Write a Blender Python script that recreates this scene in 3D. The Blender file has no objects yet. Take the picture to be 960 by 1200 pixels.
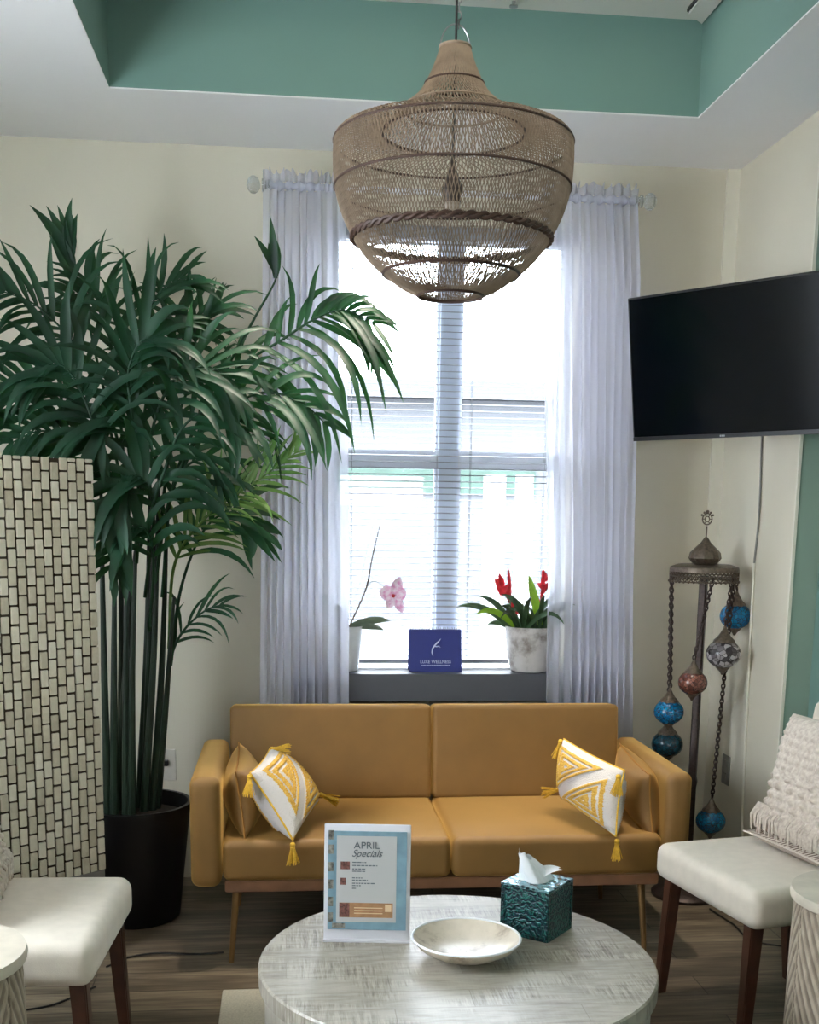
import bpy, bmesh, math, random
from mathutils import Vector, Matrix, Euler
random.seed(7)
PI=math.pi
C=bpy.context.scene.collection
# ------------------------------------------------------------------ camera model (metres, floor at z=0)
F_PX,PY,PIT,YAW,ROL,EYE=1360.0,840.0,.1735,.1055,.0145,1.5
cp,sp,cy_,sy_=math.cos(PIT),math.sin(PIT),math.cos(YAW),math.sin(YAW)
FW=Vector((sy_*cp,cy_*cp,-sp)); R0=Vector((cy_,-sy_,0)); U0=Vector((sy_*sp,cy_*sp,cp))
RT=R0*math.cos(ROL)+U0*math.sin(ROL); UP=U0*math.cos(ROL)-R0*math.sin(ROL)
def ray(x,y): return FW+RT*((x-480)/F_PX)+UP*((PY-y)/F_PX)
def aY(x,y,Y): d=ray(x,y); return Vector((0,0,EYE))+d*(Y/d.y)
def aZ(x,y,Z): d=ray(x,y); return Vector((0,0,EYE))+d*((Z-EYE)/d.z)
def aX(x,y,X): d=ray(x,y); return Vector((0,0,EYE))+d*(X/d.x)
cam=bpy.data.cameras.new('camera'); co=bpy.data.objects.new('camera',cam); C.objects.link(co)
cam.sensor_fit='VERTICAL'; cam.sensor_height=36; cam.lens=F_PX/1200*36; cam.shift_y=(PY-600)/1200.0
cam.clip_start=.05; cam.clip_end=400
M=Matrix((RT,UP,-FW)).transposed().to_4x4(); M.translation=(0,0,EYE); co.matrix_world=M
bpy.context.scene.camera=co
# ------------------------------------------------------------------ materials
def lin(c):
    o=[]
    for v in c[:3]:
        v/=255.; o.append(v/12.92 if v<=.04045 else ((v+.055)/1.055)**2.4)
    return (*o,1)
class N:
    def __init__(s,name):
        s.m=bpy.data.materials.new(name); s.m.use_nodes=True; s.t=s.m.node_tree; s.b=s.t.nodes['Principled BSDF']; s.out=s.t.nodes['Material Output']
    def n(s,typ,**kw):
        o=s.t.nodes.new(typ)
        for k,v in kw.items():
            if hasattr(o,k) and k not in o.inputs: setattr(o,k,v)
            else: o.inputs[k].default_value=v
        return o
    def l(s,a,b): s.t.links.new(a,b)
    def coord(s,scale=(1,1,1),rot=(0,0,0),kind='Object'):
        c=s.n('ShaderNodeTexCoord'); m=s.n('ShaderNodeMapping'); s.l(c.outputs[kind],m.inputs['Vector'])
        m.inputs['Scale'].default_value=scale; m.inputs['Rotation'].default_value=rot; return m.outputs['Vector']
    def noise(s,vec,scale,detail=4,rough=.5):
        n=s.n('ShaderNodeTexNoise'); n.inputs['Scale'].default_value=scale; n.inputs['Detail'].default_value=detail; n.inputs['Roughness'].default_value=rough
        if vec is not None: s.l(vec,n.inputs['Vector'])
        return n.outputs['Fac']
    def ramp(s,fac,stops):
        r=s.n('ShaderNodeValToRGB'); s.l(fac,r.inputs['Fac']); e=r.color_ramp.elements
        while len(e)<len(stops): e.new(.5)
        for i,(p,c) in enumerate(stops): e[i].position=p; e[i].color=lin(c) if max(c)>1 or len(c)==3 and sum(c)>3 else (*c[:3],1)
        return r.outputs['Color']
    def math(s,op,a,b=None):
        m=s.n('ShaderNodeMath',operation=op)
        for i,v in enumerate((a,b)):
            if v is None: continue
            if isinstance(v,(int,float)): m.inputs[i].default_value=v
            else: s.l(v,m.inputs[i])
        return m.outputs[0]
    def mix(s,f,a,b,blend='MIX'):
        m=s.n('ShaderNodeMix',data_type='RGBA',blend_type=blend)
        for i,v in ((0,f),(6,a),(7,b)):
            if isinstance(v,(int,float)): m.inputs[i].default_value=v
            elif isinstance(v,tuple): m.inputs[i].default_value=v
            else: s.l(v,m.inputs[i])
        return m.outputs[2]
    def bump(s,h,strength=.3,dist=.01):
        b=s.n('ShaderNodeBump'); b.inputs['Strength'].default_value=strength; b.inputs['Distance'].default_value=dist
        s.l(h,b.inputs['Height']); s.l(b.outputs['Normal'],s.b.inputs['Normal'])
    def col(s,o): s.l(o,s.b.inputs['Base Color'])
def basic(name,c,rough=.6,metal=0,var=.08,nscale=20,bump=0,bscale=200,sheen=0,spec=.5,trans=0,coat=0,bdist=.002):
    k=N(name); k.b.inputs['Roughness'].default_value=rough; k.b.inputs['Metallic'].default_value=metal
    k.b.inputs['Specular IOR Level'].default_value=spec; k.b.inputs['Coat Weight'].default_value=coat
    v=k.coord(); f=k.noise(v,nscale,3)
    b=lin(c); lo=tuple(x*(1-var) for x in b[:3]); hi=tuple(min(1,x*(1+var)) for x in b[:3])
    k.col(k.ramp(f,[(.3,lo),(.7,hi)]))
    if bump: k.bump(k.noise(v,bscale,2),bump,bdist)
    if sheen: k.b.inputs['Sheen Weight'].default_value=sheen; k.b.inputs['Sheen Roughness'].default_value=.4
    return k.m
MT={}
MT['wall']=basic('wall_paint',(214,207,188),.85,var=.02,nscale=3,bump=.06,bscale=120)
MT['wall_trim']=basic('trim_paint',(222,217,200),.6,var=.02)
MT['teal']=basic('teal_paint',(113,145,136),.85,var=.02,nscale=3,bump=.05,bscale=120)
MT['tealgrey']=basic('grey_green_paint',(138,158,143),.85,var=.02,nscale=3)
MT['white_ceiling']=basic('ceiling_paint',(232,231,230),.9,var=.015,nscale=2,bump=.05,bscale=90)
MT['upper_ceiling']=basic('upper_ceiling_paint',(205,205,196),.9,var=.02,nscale=2)
MT['white_frame']=basic('white_vinyl',(230,233,240),.45,var=.02)
MT['mullion']=basic('white_vinyl_blue_glow',(226,234,248),.45,var=.02)  # daylight glow put into the colour as a blue tint
MT['sill_shade']=basic('sill_shade_grey',(82,82,87),.5,var=.03)  # dark grey carries the backlit shade of the sill front
MT['blind']=basic('blind_slat_backlit_grey',(150,152,158),.5,var=.02)  # white slats greyed in colour so they read as backlit
MT['velvet']=basic('mustard_velvet',(124,89,40),.6,var=.07,nscale=9,bump=.06,bscale=350,sheen=1.0); MT['velvet'].node_tree.nodes['Principled BSDF'].inputs['Sheen Tint'].default_value=lin((236,190,110))
MT['velvet_seam']=basic('mustard_piping',(150,103,38),.8,var=.05)
MT['walnut_rail']=basic('brown_wood_rail',(120,82,56),.5,var=.2,nscale=14)
MT['brass']=basic('dull_brass',(150,118,80),.35,metal=.8,var=.05)
MT['tassel']=basic('yellow_tassel_yarn',(208,165,52),.9,var=.2,nscale=120,bump=.5,bscale=260)
MT['cream_linen']=basic('cream_linen',(214,204,188),.85,var=.04,nscale=30,bump=.25,bscale=500,sheen=.15)
MT['dark_wood']=basic('dark_walnut_leg',(70,42,29),.4,var=.25,nscale=18)
MT['black_pot']=basic('black_pot',(11,12,15),.45,var=.1)
MT['soil']=basic('dark_soil',(38,30,25),.95,var=.3,nscale=60,bump=.8,bscale=80)
MT['stem_green']=basic('dark_green_stem',(26,44,30),.5,var=.3,nscale=9)
MT['wicker']=basic('natural_wicker',(142,123,104),.7,var=.2,nscale=30)
MT['wicker_dark']=basic('dark_cane',(70,48,38),.6,var=.2,nscale=30)
MT['cord_black']=basic('black_cord',(20,20,22),.5)
MT['steel']=basic('steel_chain',(150,150,150),.3,metal=.9)
MT['socket']=basic('dark_bronze_socket',(70,60,54),.4,metal=.5)
MT['bulb']=basic('frosted_bulb',(180,168,155),.3)
MT['tv_body']=basic('tv_black_plastic',(12,12,16),.35)
MT['screen']=basic('tv_screen_glass',(3,7,14),.12,var=.0,spec=.35)
MT['logo_grey']=basic('silver_mark',(150,150,155),.4)
MT['antique']=basic('antique_bronze',(104,92,80),.4,metal=.6,var=.35,nscale=90,bump=.6,bscale=160)
MT['antique_dark']=basic('dark_antique_metal',(58,46,42),.4,metal=.5,var=.3,nscale=90,bump=.5,bscale=160)
MT['plate_white']=basic('switch_plate',(206,200,188),.5)
MT['plate_grey']=basic('grey_outlet_plate',(120,118,110),.5)
MT['acrylic']=basic('white_acrylic',(200,199,203),.25,var=.01)  # stand colour lowered to include its backlit shade
MT['teal_box']=None
MT['tissue']=basic('white_tissue',(236,238,240),.9,var=.02)
MT['ceramic']=basic('white_ceramic',(228,230,232),.3,var=.02,coat=.3)
MT['navy']=basic('navy_card',(44,52,124),.55,var=.04)
MT['ink_white']=basic('pale_print',(205,212,240),.6)
MT['paper']=basic('paper_backlit_grey',(180,180,178),.7,var=.01)  # flyer paper darkened in colour for its backlit shade
MT['sky_card']=basic('blue_paper_border',(116,148,162),.7,var=.15,nscale=25)  # border blue lowered too, to hold the backlit shade
MT['ink']=basic('grey_print',(92,100,104),.7)
MT['photo_brown']=basic('brown_print',(110,70,62),.7,var=.6,nscale=160)
MT['voucher']=basic('tan_print',(164,122,84),.7,var=.15,nscale=60)
MT['voucher_line']=basic('cream_print',(220,190,150),.7)
MT['leaf_blot']=basic('mottled_leaf_print',(120,118,108),.7,var=.7,nscale=90)
MT['red']=basic('red_bract',(206,34,48),.5,var=.2,nscale=60)
MT['lime']=basic('lime_leaf',(134,176,42),.45,var=.15)
MT['brleaf']=basic('bromeliad_leaf',(62,88,58),.4,var=.3,nscale=40)
MT['orleaf']=basic('orchid_leaf',(88,104,78),.4,var=.2)
MT['bark']=basic('stem_brown',(92,72,56),.7,var=.3)
MT['drum_top']=basic('washed_cream_wood',(196,187,170),.5,var=.12,nscale=16,bump=.2,bscale=60)
MT['rug']=basic('cream_rug',(196,190,172),.95,var=.12,nscale=160,bump=.8,bscale=260)
MT['lamp_diff']=None
MT['hedge']=basic('hedge_green',(54,72,64),.9,var=.2,nscale=3)
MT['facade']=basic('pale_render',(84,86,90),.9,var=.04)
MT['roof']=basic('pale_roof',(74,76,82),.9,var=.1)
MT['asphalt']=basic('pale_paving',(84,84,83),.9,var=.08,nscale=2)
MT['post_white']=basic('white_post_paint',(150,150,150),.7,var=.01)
def m_palm(name,a,b):
    k=N(name); k.b.inputs['Roughness'].default_value=.5; k.b.inputs['Specular IOR Level'].default_value=.35
    f=k.noise(k.coord(),7,3); k.col(k.ramp(f,[(.3,a),(.7,b)]))
    tr=k.n('ShaderNodeBsdfTranslucent'); tr.inputs['Color'].default_value=lin((70,140,60))
    mx=k.n('ShaderNodeMixShader'); mx.inputs[0].default_value=.22
    k.l(k.b.outputs[0],mx.inputs[1]); k.l(tr.outputs[0],mx.inputs[2]); k.l(mx.outputs[0],k.out.inputs['Surface']); return k.m
MT['palm']=m_palm('palm_leaf_green',(11,34,26),(30,68,48))
MT['palm2']=m_palm('palm_leaf_olive',(70,96,42),(110,132,70))
def m_curtain(name,tr):
    k=N(name); d=k.n('ShaderNodeBsdfDiffuse'); d.inputs['Color'].default_value=lin((230,230,238))
    t=k.n('ShaderNodeBsdfTranslucent'); t.inputs['Color'].default_value=lin((216,217,230))
    m1=k.n('ShaderNodeMixShader'); m1.inputs[0].default_value=.58; k.l(d.outputs[0],m1.inputs[1]); k.l(t.outputs[0],m1.inputs[2])
    p=k.n('ShaderNodeBsdfTransparent'); m2=k.n('ShaderNodeMixShader')
    v=k.coord((1,1,1)); f=k.noise(v,500,1); f=k.math('MULTIPLY_ADD',f,.12); 
    m2.inputs[0].default_value=1-tr
    k.l(p.outputs[0],m2.inputs[1]); k.l(m1.outputs[0],m2.inputs[2]); k.l(m2.outputs[0],k.out.inputs['Surface']); return k.m
MT['sheer']=m_curtain('sheer_white_voile',.37)
def m_glass(name,c,tint=.9):
    k=N(name); g=k.n('ShaderNodeBsdfGlossy'); g.inputs['Roughness'].default_value=.02
    p=k.n('ShaderNodeBsdfTransparent'); p.inputs['Color'].default_value=c
    m=k.n('ShaderNodeMixShader'); m.inputs[0].default_value=.05; k.l(p.outputs[0],m.inputs[1]); k.l(g.outputs[0],m.inputs[2]); k.l(m.outputs[0],k.out.inputs['Surface']); return k.m
MT['pane']=m_glass('window_glass',(.96,.98,1,1))
def m_crystal():
    k=N('cut_crystal'); k.b.inputs['Transmission Weight'].default_value=.75; k.b.inputs['Roughness'].default_value=.08; k.b.inputs['Base Color'].default_value=lin((225,228,225)); return k.m
MT['crystal']=m_crystal()
def m_mosaic(name,c1,c2,scale=60,rough=.15):
    k=N(name); v=k.coord(); vo=k.n('ShaderNodeTexVoronoi',feature='DISTANCE_TO_EDGE'); vo.inputs['Scale'].default_value=scale; k.l(v,vo.inputs['Vector'])
    v2=k.n('ShaderNodeTexVoronoi'); v2.inputs['Scale'].default_value=scale; k.l(v,v2.inputs['Vector'])
    sepc=k.n('ShaderNodeSeparateColor'); k.l(v2.outputs['Color'],sepc.inputs[0])
    base=k.ramp(sepc.outputs[0],[(.2,c1),(.9,c2)])
    e=k.ramp(vo.outputs['Distance'],[(.02,(0,0,0)),(.08,(1,1,1))])
    k.col(k.mix(e,lin((40,36,36)),base)); k.b.inputs['Roughness'].default_value=rough; k.bump(vo.outputs['Distance'],.3,.004); return k.m
MT['glass_blue']=m_mosaic('blue_mosaic_glass',(6,90,140),(20,130,180),75)
MT['glass_teal']=m_mosaic('dark_teal_mosaic_glass',(12,52,66),(30,84,100),75)
MT['glass_amber']=m_mosaic('dark_red_mosaic_glass',(84,44,36),(140,92,80),75)
MT['glass_white']=m_mosaic('black_and_cream_mosaic_glass',(50,44,48),(176,170,172),55)
def m_floor():
    k=N('grey_brown_plank_floor'); v=k.coord()
    br=k.n('ShaderNodeTexBrick'); k.l(v,br.inputs['Vector']); br.offset=.37
    for n_,x in (('Scale',1),('Brick Width',1.2),('Row Height',.15),('Mortar Size',.002),('Mortar Smooth',.1)): br.inputs[n_].default_value=x
    br.inputs['Color1'].default_value=(.2,.2,.2,1); br.inputs['Color2'].default_value=(.8,.8,.8,1); br.inputs['Mortar'].default_value=(0,0,0,1)
    g=k.noise(k.coord((1.2,16,1)),4,6,.6); g2=k.noise(k.coord((.8,5,1)),3,3)
    t=k.math('ADD',k.math('MULTIPLY',g,.6),k.math('MULTIPLY',g2,.5)); bw=k.n('ShaderNodeRGBToBW'); k.l(br.outputs['Color'],bw.inputs[0])
    t=k.math('ADD',t,k.math('MULTIPLY',k.math('SUBTRACT',bw.outputs[0],.5),.28))
    c=k.ramp(t,[(.32,(58,50,40)),(.52,(96,84,69)),(.75,(142,129,108))])
    k.col(k.mix(br.outputs['Fac'],c,lin((48,40,32)))); k.b.inputs['Roughness'].default_value=.42; k.bump(g,.12,.003); return k.m
MT['floor']=m_floor()
def m_whitewash(name,side=False):
    k=N(name); v=k.coord()
    br=k.n('ShaderNodeTexBrick'); k.l(k.coord((1,1,1),(PI/2,0,0)) if side else v,br.inputs['Vector']); br.offset=.43
    for n_,x in (('Scale',1),('Brick Width',.42),('Row Height',.095),('Mortar Size',.0012),('Mortar Smooth',.2)): br.inputs[n_].default_value=x
    br.inputs['Color1'].default_value=(.1,.1,.1,1); br.inputs['Color2'].default_value=(.9,.9,.9,1); br.inputs['Mortar'].default_value=(.5,.5,.5,1)
    bw=k.n('ShaderNodeRGBToBW'); k.l(br.outputs['Color'],bw.inputs[0])
    g=k.noise(k.coord((60,4,6) if not side else (40,40,4)),3,5,.65)     # short brush strokes across the board
    g2=k.noise(k.coord((3,14,3)),4,5,.6); g3=k.noise(v,5,2)
    mk=k.ramp(k.noise(k.coord((1,2.2,1)),6,2),[(.46,(0,0,0)),(.60,(1,1,1))])
    t=k.math('ADD',k.math('MULTIPLY',k.math('SUBTRACT',g,.5),k.math('ADD',k.math('MULTIPLY',mk,.75),.08)),.22); t=k.math('ADD',t,k.math('MULTIPLY',g2,.38)); t=k.math('ADD',t,k.math('MULTIPLY',g3,.25))
    t=k.math('ADD',t,k.math('MULTIPLY',k.math('SUBTRACT',bw.outputs[0],.5),.10))
    c=k.ramp(t,[(.36,(104,97,84)),(.47,(144,137,124)),(.58,(170,164,151)),(.72,(188,183,170))])
    k.col(k.mix(k.math('MULTIPLY',br.outputs['Fac'],.5),c,lin((120,112,100)))); k.b.inputs['Roughness'].default_value=.38; k.bump(g,.15,.002); return k.m
MT['whitewash']=m_whitewash('whitewashed_wood_top'); MT['whitewash_side']=m_whitewash('whitewashed_wood_side',True)
def m_drumside():
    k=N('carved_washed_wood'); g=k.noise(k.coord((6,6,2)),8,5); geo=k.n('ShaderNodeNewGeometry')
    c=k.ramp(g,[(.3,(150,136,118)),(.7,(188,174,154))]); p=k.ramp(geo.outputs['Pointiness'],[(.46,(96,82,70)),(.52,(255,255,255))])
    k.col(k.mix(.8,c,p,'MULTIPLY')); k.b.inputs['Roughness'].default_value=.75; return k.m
MT['carved']=m_drumside()
def m_tiles():
    k=N('pale_stone_tiles'); geo=k.n('ShaderNodeNewGeometry'); r=geo.outputs['Random Per Island']
    g=k.noise(k.coord(),60,4); t=k.math('ADD',k.math('MULTIPLY',r,.6),k.math('MULTIPLY',g,.4))
    k.col(k.ramp(t,[(.15,(170,160,138)),(.5,(196,187,164)),(.9,(212,205,186))])); k.b.inputs['Roughness'].default_value=.6; k.bump(g,.3,.002); return k.m
MT['tiles']=m_tiles(); MT['grout']=basic('brown_screen_backing',(62,52,36),.8,var=.1); MT['screen_edge']=basic('grey_screen_base',(120,118,112),.8)
def m_tuft():
    k=N('tufted_white_and_yellow'); uv=k.n('ShaderNodeTexCoord'); sx=k.n('ShaderNodeSeparateXYZ'); k.l(uv.outputs['UV'],sx.inputs[0])
    nz=k.noise(uv.outputs['UV'],14,2); nz=k.math('MULTIPLY',k.math('SUBTRACT',nz,.5),.02)
    u=k.math('ADD',sx.outputs[0],nz); v=k.math('ADD',sx.outputs[1],nz)
    # triangles split by a pale diagonal band, with nested chevrons inside
    d=k.math('SUBTRACT',u,v); ad=k.math('ABSOLUTE',d); band=k.math('GREATER_THAN',ad,.11)
    e1=k.math('MINIMUM',k.math('MINIMUM',u,k.math('SUBTRACT',1,u)),k.math('MINIMUM',v,k.math('SUBTRACT',1,v))); brd=k.math('GREATER_THAN',e1,.07)
    din=k.math('MINIMUM',k.math('SUBTRACT',ad,.11),k.math('SUBTRACT',e1,.07))
    st=k.math('GREATER_THAN',k.math('SINE',k.math('MULTIPLY',din,70)),-.55)
    m=k.math('MULTIPLY',k.math('MULTIPLY',band,brd),st)
    yc=k.ramp(k.noise(uv.outputs['UV'],40,3),[(.3,(196,146,52)),(.7,(224,186,92))]); wc=lin((204,198,194))
    k.col(k.mix(m,wc,yc)); k.b.inputs['Roughness'].default_value=.9
    h=k.math('ADD',k.math('MULTIPLY',m,1.0),k.math('MULTIPLY',k.noise(uv.outputs['UV'],70,3),.7)); k.bump(h,.8,.008); return k.m
MT['tuft']=m_tuft()
def m_knit():
    k=N('cream_knit_wool'); g=k.noise(k.coord(),90,3); k.col(k.ramp(g,[(.3,(184,171,158)),(.7,(214,203,190))])); k.b.inputs['Roughness'].default_value=.95; k.bump(k.noise(k.coord(),160,2),.35,.003); return k.m
MT['knit']=m_knit()
def m_herring():
    k=N('brown_and_cream_chevron_weave'); uv=k.n('ShaderNodeTexCoord'); s=k.n('ShaderNodeSeparateXYZ'); k.l(uv.outputs['UV'],s.inputs[0])
    z=k.math('ABSOLUTE',k.math('SUBTRACT',k.math('FRACT',k.math('MULTIPLY',s.outputs[0],9)),.5))
    t=k.math('SINE',k.math('MULTIPLY',k.math('ADD',k.math('MULTIPLY',z,.16),s.outputs[1]),190)); f=k.math('GREATER_THAN',t,0)
    k.col(k.mix(f,lin((104,84,74)),lin((204,192,178)))); k.b.inputs['Roughness'].default_value=.9; return k.m
MT['herring']=m_herring()
def m_tealbox():
    k=N('dark_teal_carved_metal'); v=k.coord(); vo=k.n('ShaderNodeTexVoronoi',feature='SMOOTH_F1'); vo.inputs['Scale'].default_value=38; k.l(v,vo.inputs['Vector'])
    w=k.n('ShaderNodeTexWave',wave_type='RINGS'); w.inputs['Scale'].default_value=24; w.inputs['Distortion'].default_value=9; w.inputs['Detail'].default_value=2; w.inputs['Detail Scale'].default_value=3; k.l(v,w.inputs['Vector'])
    k.col(k.ramp(w.outputs['Fac'],[(.45,(6,38,48)),(.75,(12,60,64)),(.92,(34,98,90))])); k.b.inputs['Roughness'].default_value=.32; k.b.inputs['Metallic'].default_value=.25; k.bump(w.outputs['Fac'],.6,.003); return k.m
MT['teal_box']=m_tealbox()
def m_boxtop():
    k=N('pierced_teal_lid_glare'); v=k.coord(); vo=k.n('ShaderNodeTexVoronoi'); vo.inputs['Scale'].default_value=62; k.l(v,vo.inputs['Vector'])
    k.col(k.ramp(vo.outputs['Distance'],[(.30,(8,30,40)),(.42,(120,162,170))])); k.b.inputs['Roughness'].default_value=.18; k.b.inputs['Metallic'].default_value=.45; k.bump(vo.outputs['Distance'],.5,.003); return k.m  # pale end of the ramp paints the window glare into the lid
MT['box_top']=m_boxtop()
def m_marble(name,base,vein,scale=9):
    k=N(name); v=k.coord(); n1=k.noise(v,scale,6,.65); k.col(k.ramp(n1,[(.36,vein),(.5,base),(.7,tuple(min(255,x+12) for x in base))])); k.b.inputs['Roughness'].default_value=.28; return k.m
MT['shell']=m_marble('pearly_bone_inlay',(206,194,176),(150,132,112),14); MT['potm']=m_marble('stained_white_pot',(196,192,188),(120,108,100),6)
def m_orchid():
    k=N('pink_white_petal'); k.col(k.ramp(k.noise(k.coord(),60,3),[(.35,(226,150,196)),(.6,(244,226,238))])); k.b.inputs['Roughness'].default_value=.6; return k.m
MT['petal']=m_orchid()
# ------------------------------------------------------------------ mesh helpers
class MB:
    def __init__(s): s.v=[]; s.f=[]; s.uv=None
    def add(s,vs,fs):
        o=len(s.v); s.v+= [tuple(p) for p in vs]; s.f+=[tuple(i+o for i in f) for f in fs]
    def box(s,c,size,rot=None):
        hx,hy,hz=[a/2 for a in size]; c=Vector(c)
        vs=[Vector((x,y,z)) for x in(-hx,hx) for y in(-hy,hy) for z in(-hz,hz)]
        if rot is not None: vs=[rot@p for p in vs]
        s.add([p+c for p in vs],[(0,1,3,2),(4,6,7,5),(0,4,5,1),(2,3,7,6),(0,2,6,4),(1,5,7,3)])
    def bar(s,x0,x1,y0,y1,z0,z1): s.box(((x0+x1)/2,(y0+y1)/2,(z0+z1)/2),(x1-x0,y1-y0,z1-z0))
    def rbox(s,c,size,r,n=5,puff=0,rot=None,taper=None):
        hs=Vector(size)/2; c=Vector(c); r=min(r,min(hs)*.999); N_=n*2+4; idx={}; vs=[]; fs=[]
        ts=[-1+ (1-math.cos(i/n*PI/2))*0 for i in range(0)]
        def axis(h):   # parameters dense near the ends
            a=[-h+r*(1-math.cos(PI/2*i/n)) for i in range(n+1)]; m=[(-h+r)+(2*(h-r))*i/5 for i in range(1,5)]
            return a+m+[-x for x in reversed(a)]
        ax=[axis(hs[i]) for i in range(3)]
        def vert(p):
            q=Vector([max(-hs[i]+r,min(hs[i]-r,p[i])) for i in range(3)]); d=p-q
            if d.length>1e-9:
                d=d.normalized()*r
            P=q+d
            u,w=P.x/hs.x,P.y/hs.y
            if puff: P.z+=math.copysign(puff*(1-u*u)*(1-w*w),P.z) if abs(P.z)>1e-6 else 0
            key=(round(P.x,6),round(P.y,6),round(P.z,6))
            if key not in idx: idx[key]=len(vs); vs.append(P)
            return idx[key]
        for a in range(3):
            b,d=(a+1)%3,(a+2)%3
            for sgn in(-1,1):
                for i in range(len(ax[b])-1):
                    for j in range(len(ax[d])-1):
                        q=[]
                        for (ii,jj) in ((i,j),(i+1,j),(i+1,j+1),(i,j+1)):
                            p=Vector((0,0,0)); p[a]=sgn*hs[a]; p[b]=ax[b][ii]; p[d]=ax[d][jj]; q.append(vert(p))
                        if sgn<0: q.reverse()
                        q2=[]; 
                        for k in q:
                            if k not in q2: q2.append(k)
                        if len(q2)>2: fs.append(tuple(q2))
        if taper: vs=[taper(p) for p in vs]
        if rot is not None: vs=[rot@p for p in vs]
        s.add([p+c for p in vs],fs)
    def tube(s,pts,rad,n=6,caps=True,closed=False):
        pts=[Vector(p) for p in pts]; m=len(pts); vs=[]; fs=[]
        if not hasattr(rad,'__len__'): rad=[rad]*m
        prev=None
        for i,p in enumerate(pts):
            if closed: t=pts[(i+1)%m]-pts[i-1]
            else: t=pts[min(i+1,m-1)]-pts[max(i-1,0)]
            t=t.normalized() if t.length>1e-9 else Vector((0,0,1))
            if prev is None: a=t.orthogonal().normalized()
            else:
                a=prev-t*prev.dot(t); a=a.normalized() if a.length>1e-6 else t.orthogonal().normalized()
            prev=a; b=t.cross(a)
            for k in range(n):
                th=2*PI*k/n; vs.append(p+(a*math.cos(th)+b*math.sin(th))*rad[i])
        for i in range(m if closed else m-1):
            for k in range(n):
                i2=(i+1)%m; fs.append((i*n+k,i*n+(k+1)%n,i2*n+(k+1)%n,i2*n+k))
        if caps and not closed: fs.append(tuple(reversed(range(n)))); fs.append(tuple((m-1)*n+k for k in range(n)))
        s.add(vs,fs)
    def ring(s,c,R,r,n=64,k=6,normal=(0,0,1),wob=None):
        q=Vector((0,0,1)).rotation_difference(Vector(normal)); c=Vector(c)
        s.tube([c+q@Vector((R*math.cos(2*PI*i/n),R*math.sin(2*PI*i/n),(wob(2*PI*i/n) if wob else 0))) for i in range(n)],r,k,closed=True)
    def lathe(s,prof,c=(0,0,0),n=32,mod=None,capb=True,capt=True,flip=False):
        c=Vector(c); vs=[];fs=[]; m=len(prof)
        for (r,z) in prof:
            for k in range(n):
                th=2*PI*k/n; rr=r*(mod(th,z) if mod else 1); vs.append(c+Vector((rr*math.cos(th),rr*math.sin(th),z)))
        for i in range(m-1):
            for k in range(n): fs.append((i*n+k,i*n+(k+1)%n,(i+1)*n+(k+1)%n,(i+1)*n+k))
        if capb: fs.append(tuple(reversed(range(n))))
        if capt: fs.append(tuple((m-1)*n+k for k in range(n)))
        s.add(vs,fs)
    def grid(s,fn,nu,nv,closeu=False):
        vs=[fn(i/(nu if closeu else nu-1),j/(nv-1)) for i in range(nu) for j in range(nv)]; fs=[]
        for i in range(nu if closeu else nu-1):
            for j in range(nv-1):
                i2=(i+1)%nu; fs.append((i*nv+j,i2*nv+j,i2*nv+j+1,i*nv+j+1))
        s.add(vs,fs)
    def sphere(s,c,r,n=16,m=10,sc=(1,1,1)):
        c=Vector(c); pr=[(max(1e-4,math.sin(PI*i/m)),-math.cos(PI*i/m)) for i in range(m+1)]
        vs=[];fs=[]
        for (a,z) in pr:
            for k in range(n): vs.append(c+Vector((r*a*math.cos(2*PI*k/n)*sc[0],r*a*math.sin(2*PI*k/n)*sc[1],r*z*sc[2])))
        for i in range(m):
            for k in range(n): fs.append((i*n+k,i*n+(k+1)%n,(i+1)*n+(k+1)%n,(i+1)*n+k))
        s.add(vs,fs)
    def build(s,name,mat,parent=None,smooth=True,origin=None,angle=40,bevel=0):
        vs=s.v
        if origin is not None: o=Vector(origin); vs=[tuple(Vector(p)-o) for p in vs]
        me=bpy.data.meshes.new(name); me.from_pydata(vs,[],s.f); me.validate()
        bm=bmesh.new(); bm.from_mesh(me); bmesh.ops.remove_doubles(bm,verts=bm.verts,dist=1e-6); 
        if s.uv is None: bmesh.ops.recalc_face_normals(bm,faces=bm.faces)
        if bevel: bmesh.ops.bevel(bm,geom=[e for e in bm.edges if len(e.link_faces)==2 and e.calc_face_angle(0)>.5],offset=bevel,segments=2,affect='EDGES',clamp_overlap=True)
        bm.to_mesh(me); bm.free()
        if smooth:
            me.polygons.foreach_set('use_smooth',[True]*len(me.polygons)); me.set_sharp_from_angle(angle=math.radians(angle))
        me.materials.append(mat); ob=bpy.data.objects.new(name,me); C.objects.link(ob)
        if origin is not None: ob.location=origin
        if parent is not None: ob.parent=parent
        return ob
def tag(o,label=None,cat=None,group=None,kind=None):
    if label: o['label']=label
    if cat: o['category']=cat
    if group: o['group']=group
    if kind: o['kind']=kind
    return o
def empty(name,loc=(0,0,0),rz=0,label=None,cat=None,group=None):
    o=bpy.data.objects.new(name,None); C.objects.link(o); o.location=loc; o.rotation_euler=(0,0,rz); o.empty_display_size=.1
    return tag(o,label,cat,group)
def struct(o): o['kind']='structure'; return o
def copy_tree(root,loc,rz=0,label=None):
    r=root.copy(); C.objects.link(r); r.location=loc; r.rotation_euler=(0,0,rz)
    if label: r['label']=label
    for ch in list(root.children):
        c=ch.copy(); C.objects.link(c); c.parent=r
        for g in list(ch.children):
            d=g.copy(); C.objects.link(d); d.parent=c
    return r
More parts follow.
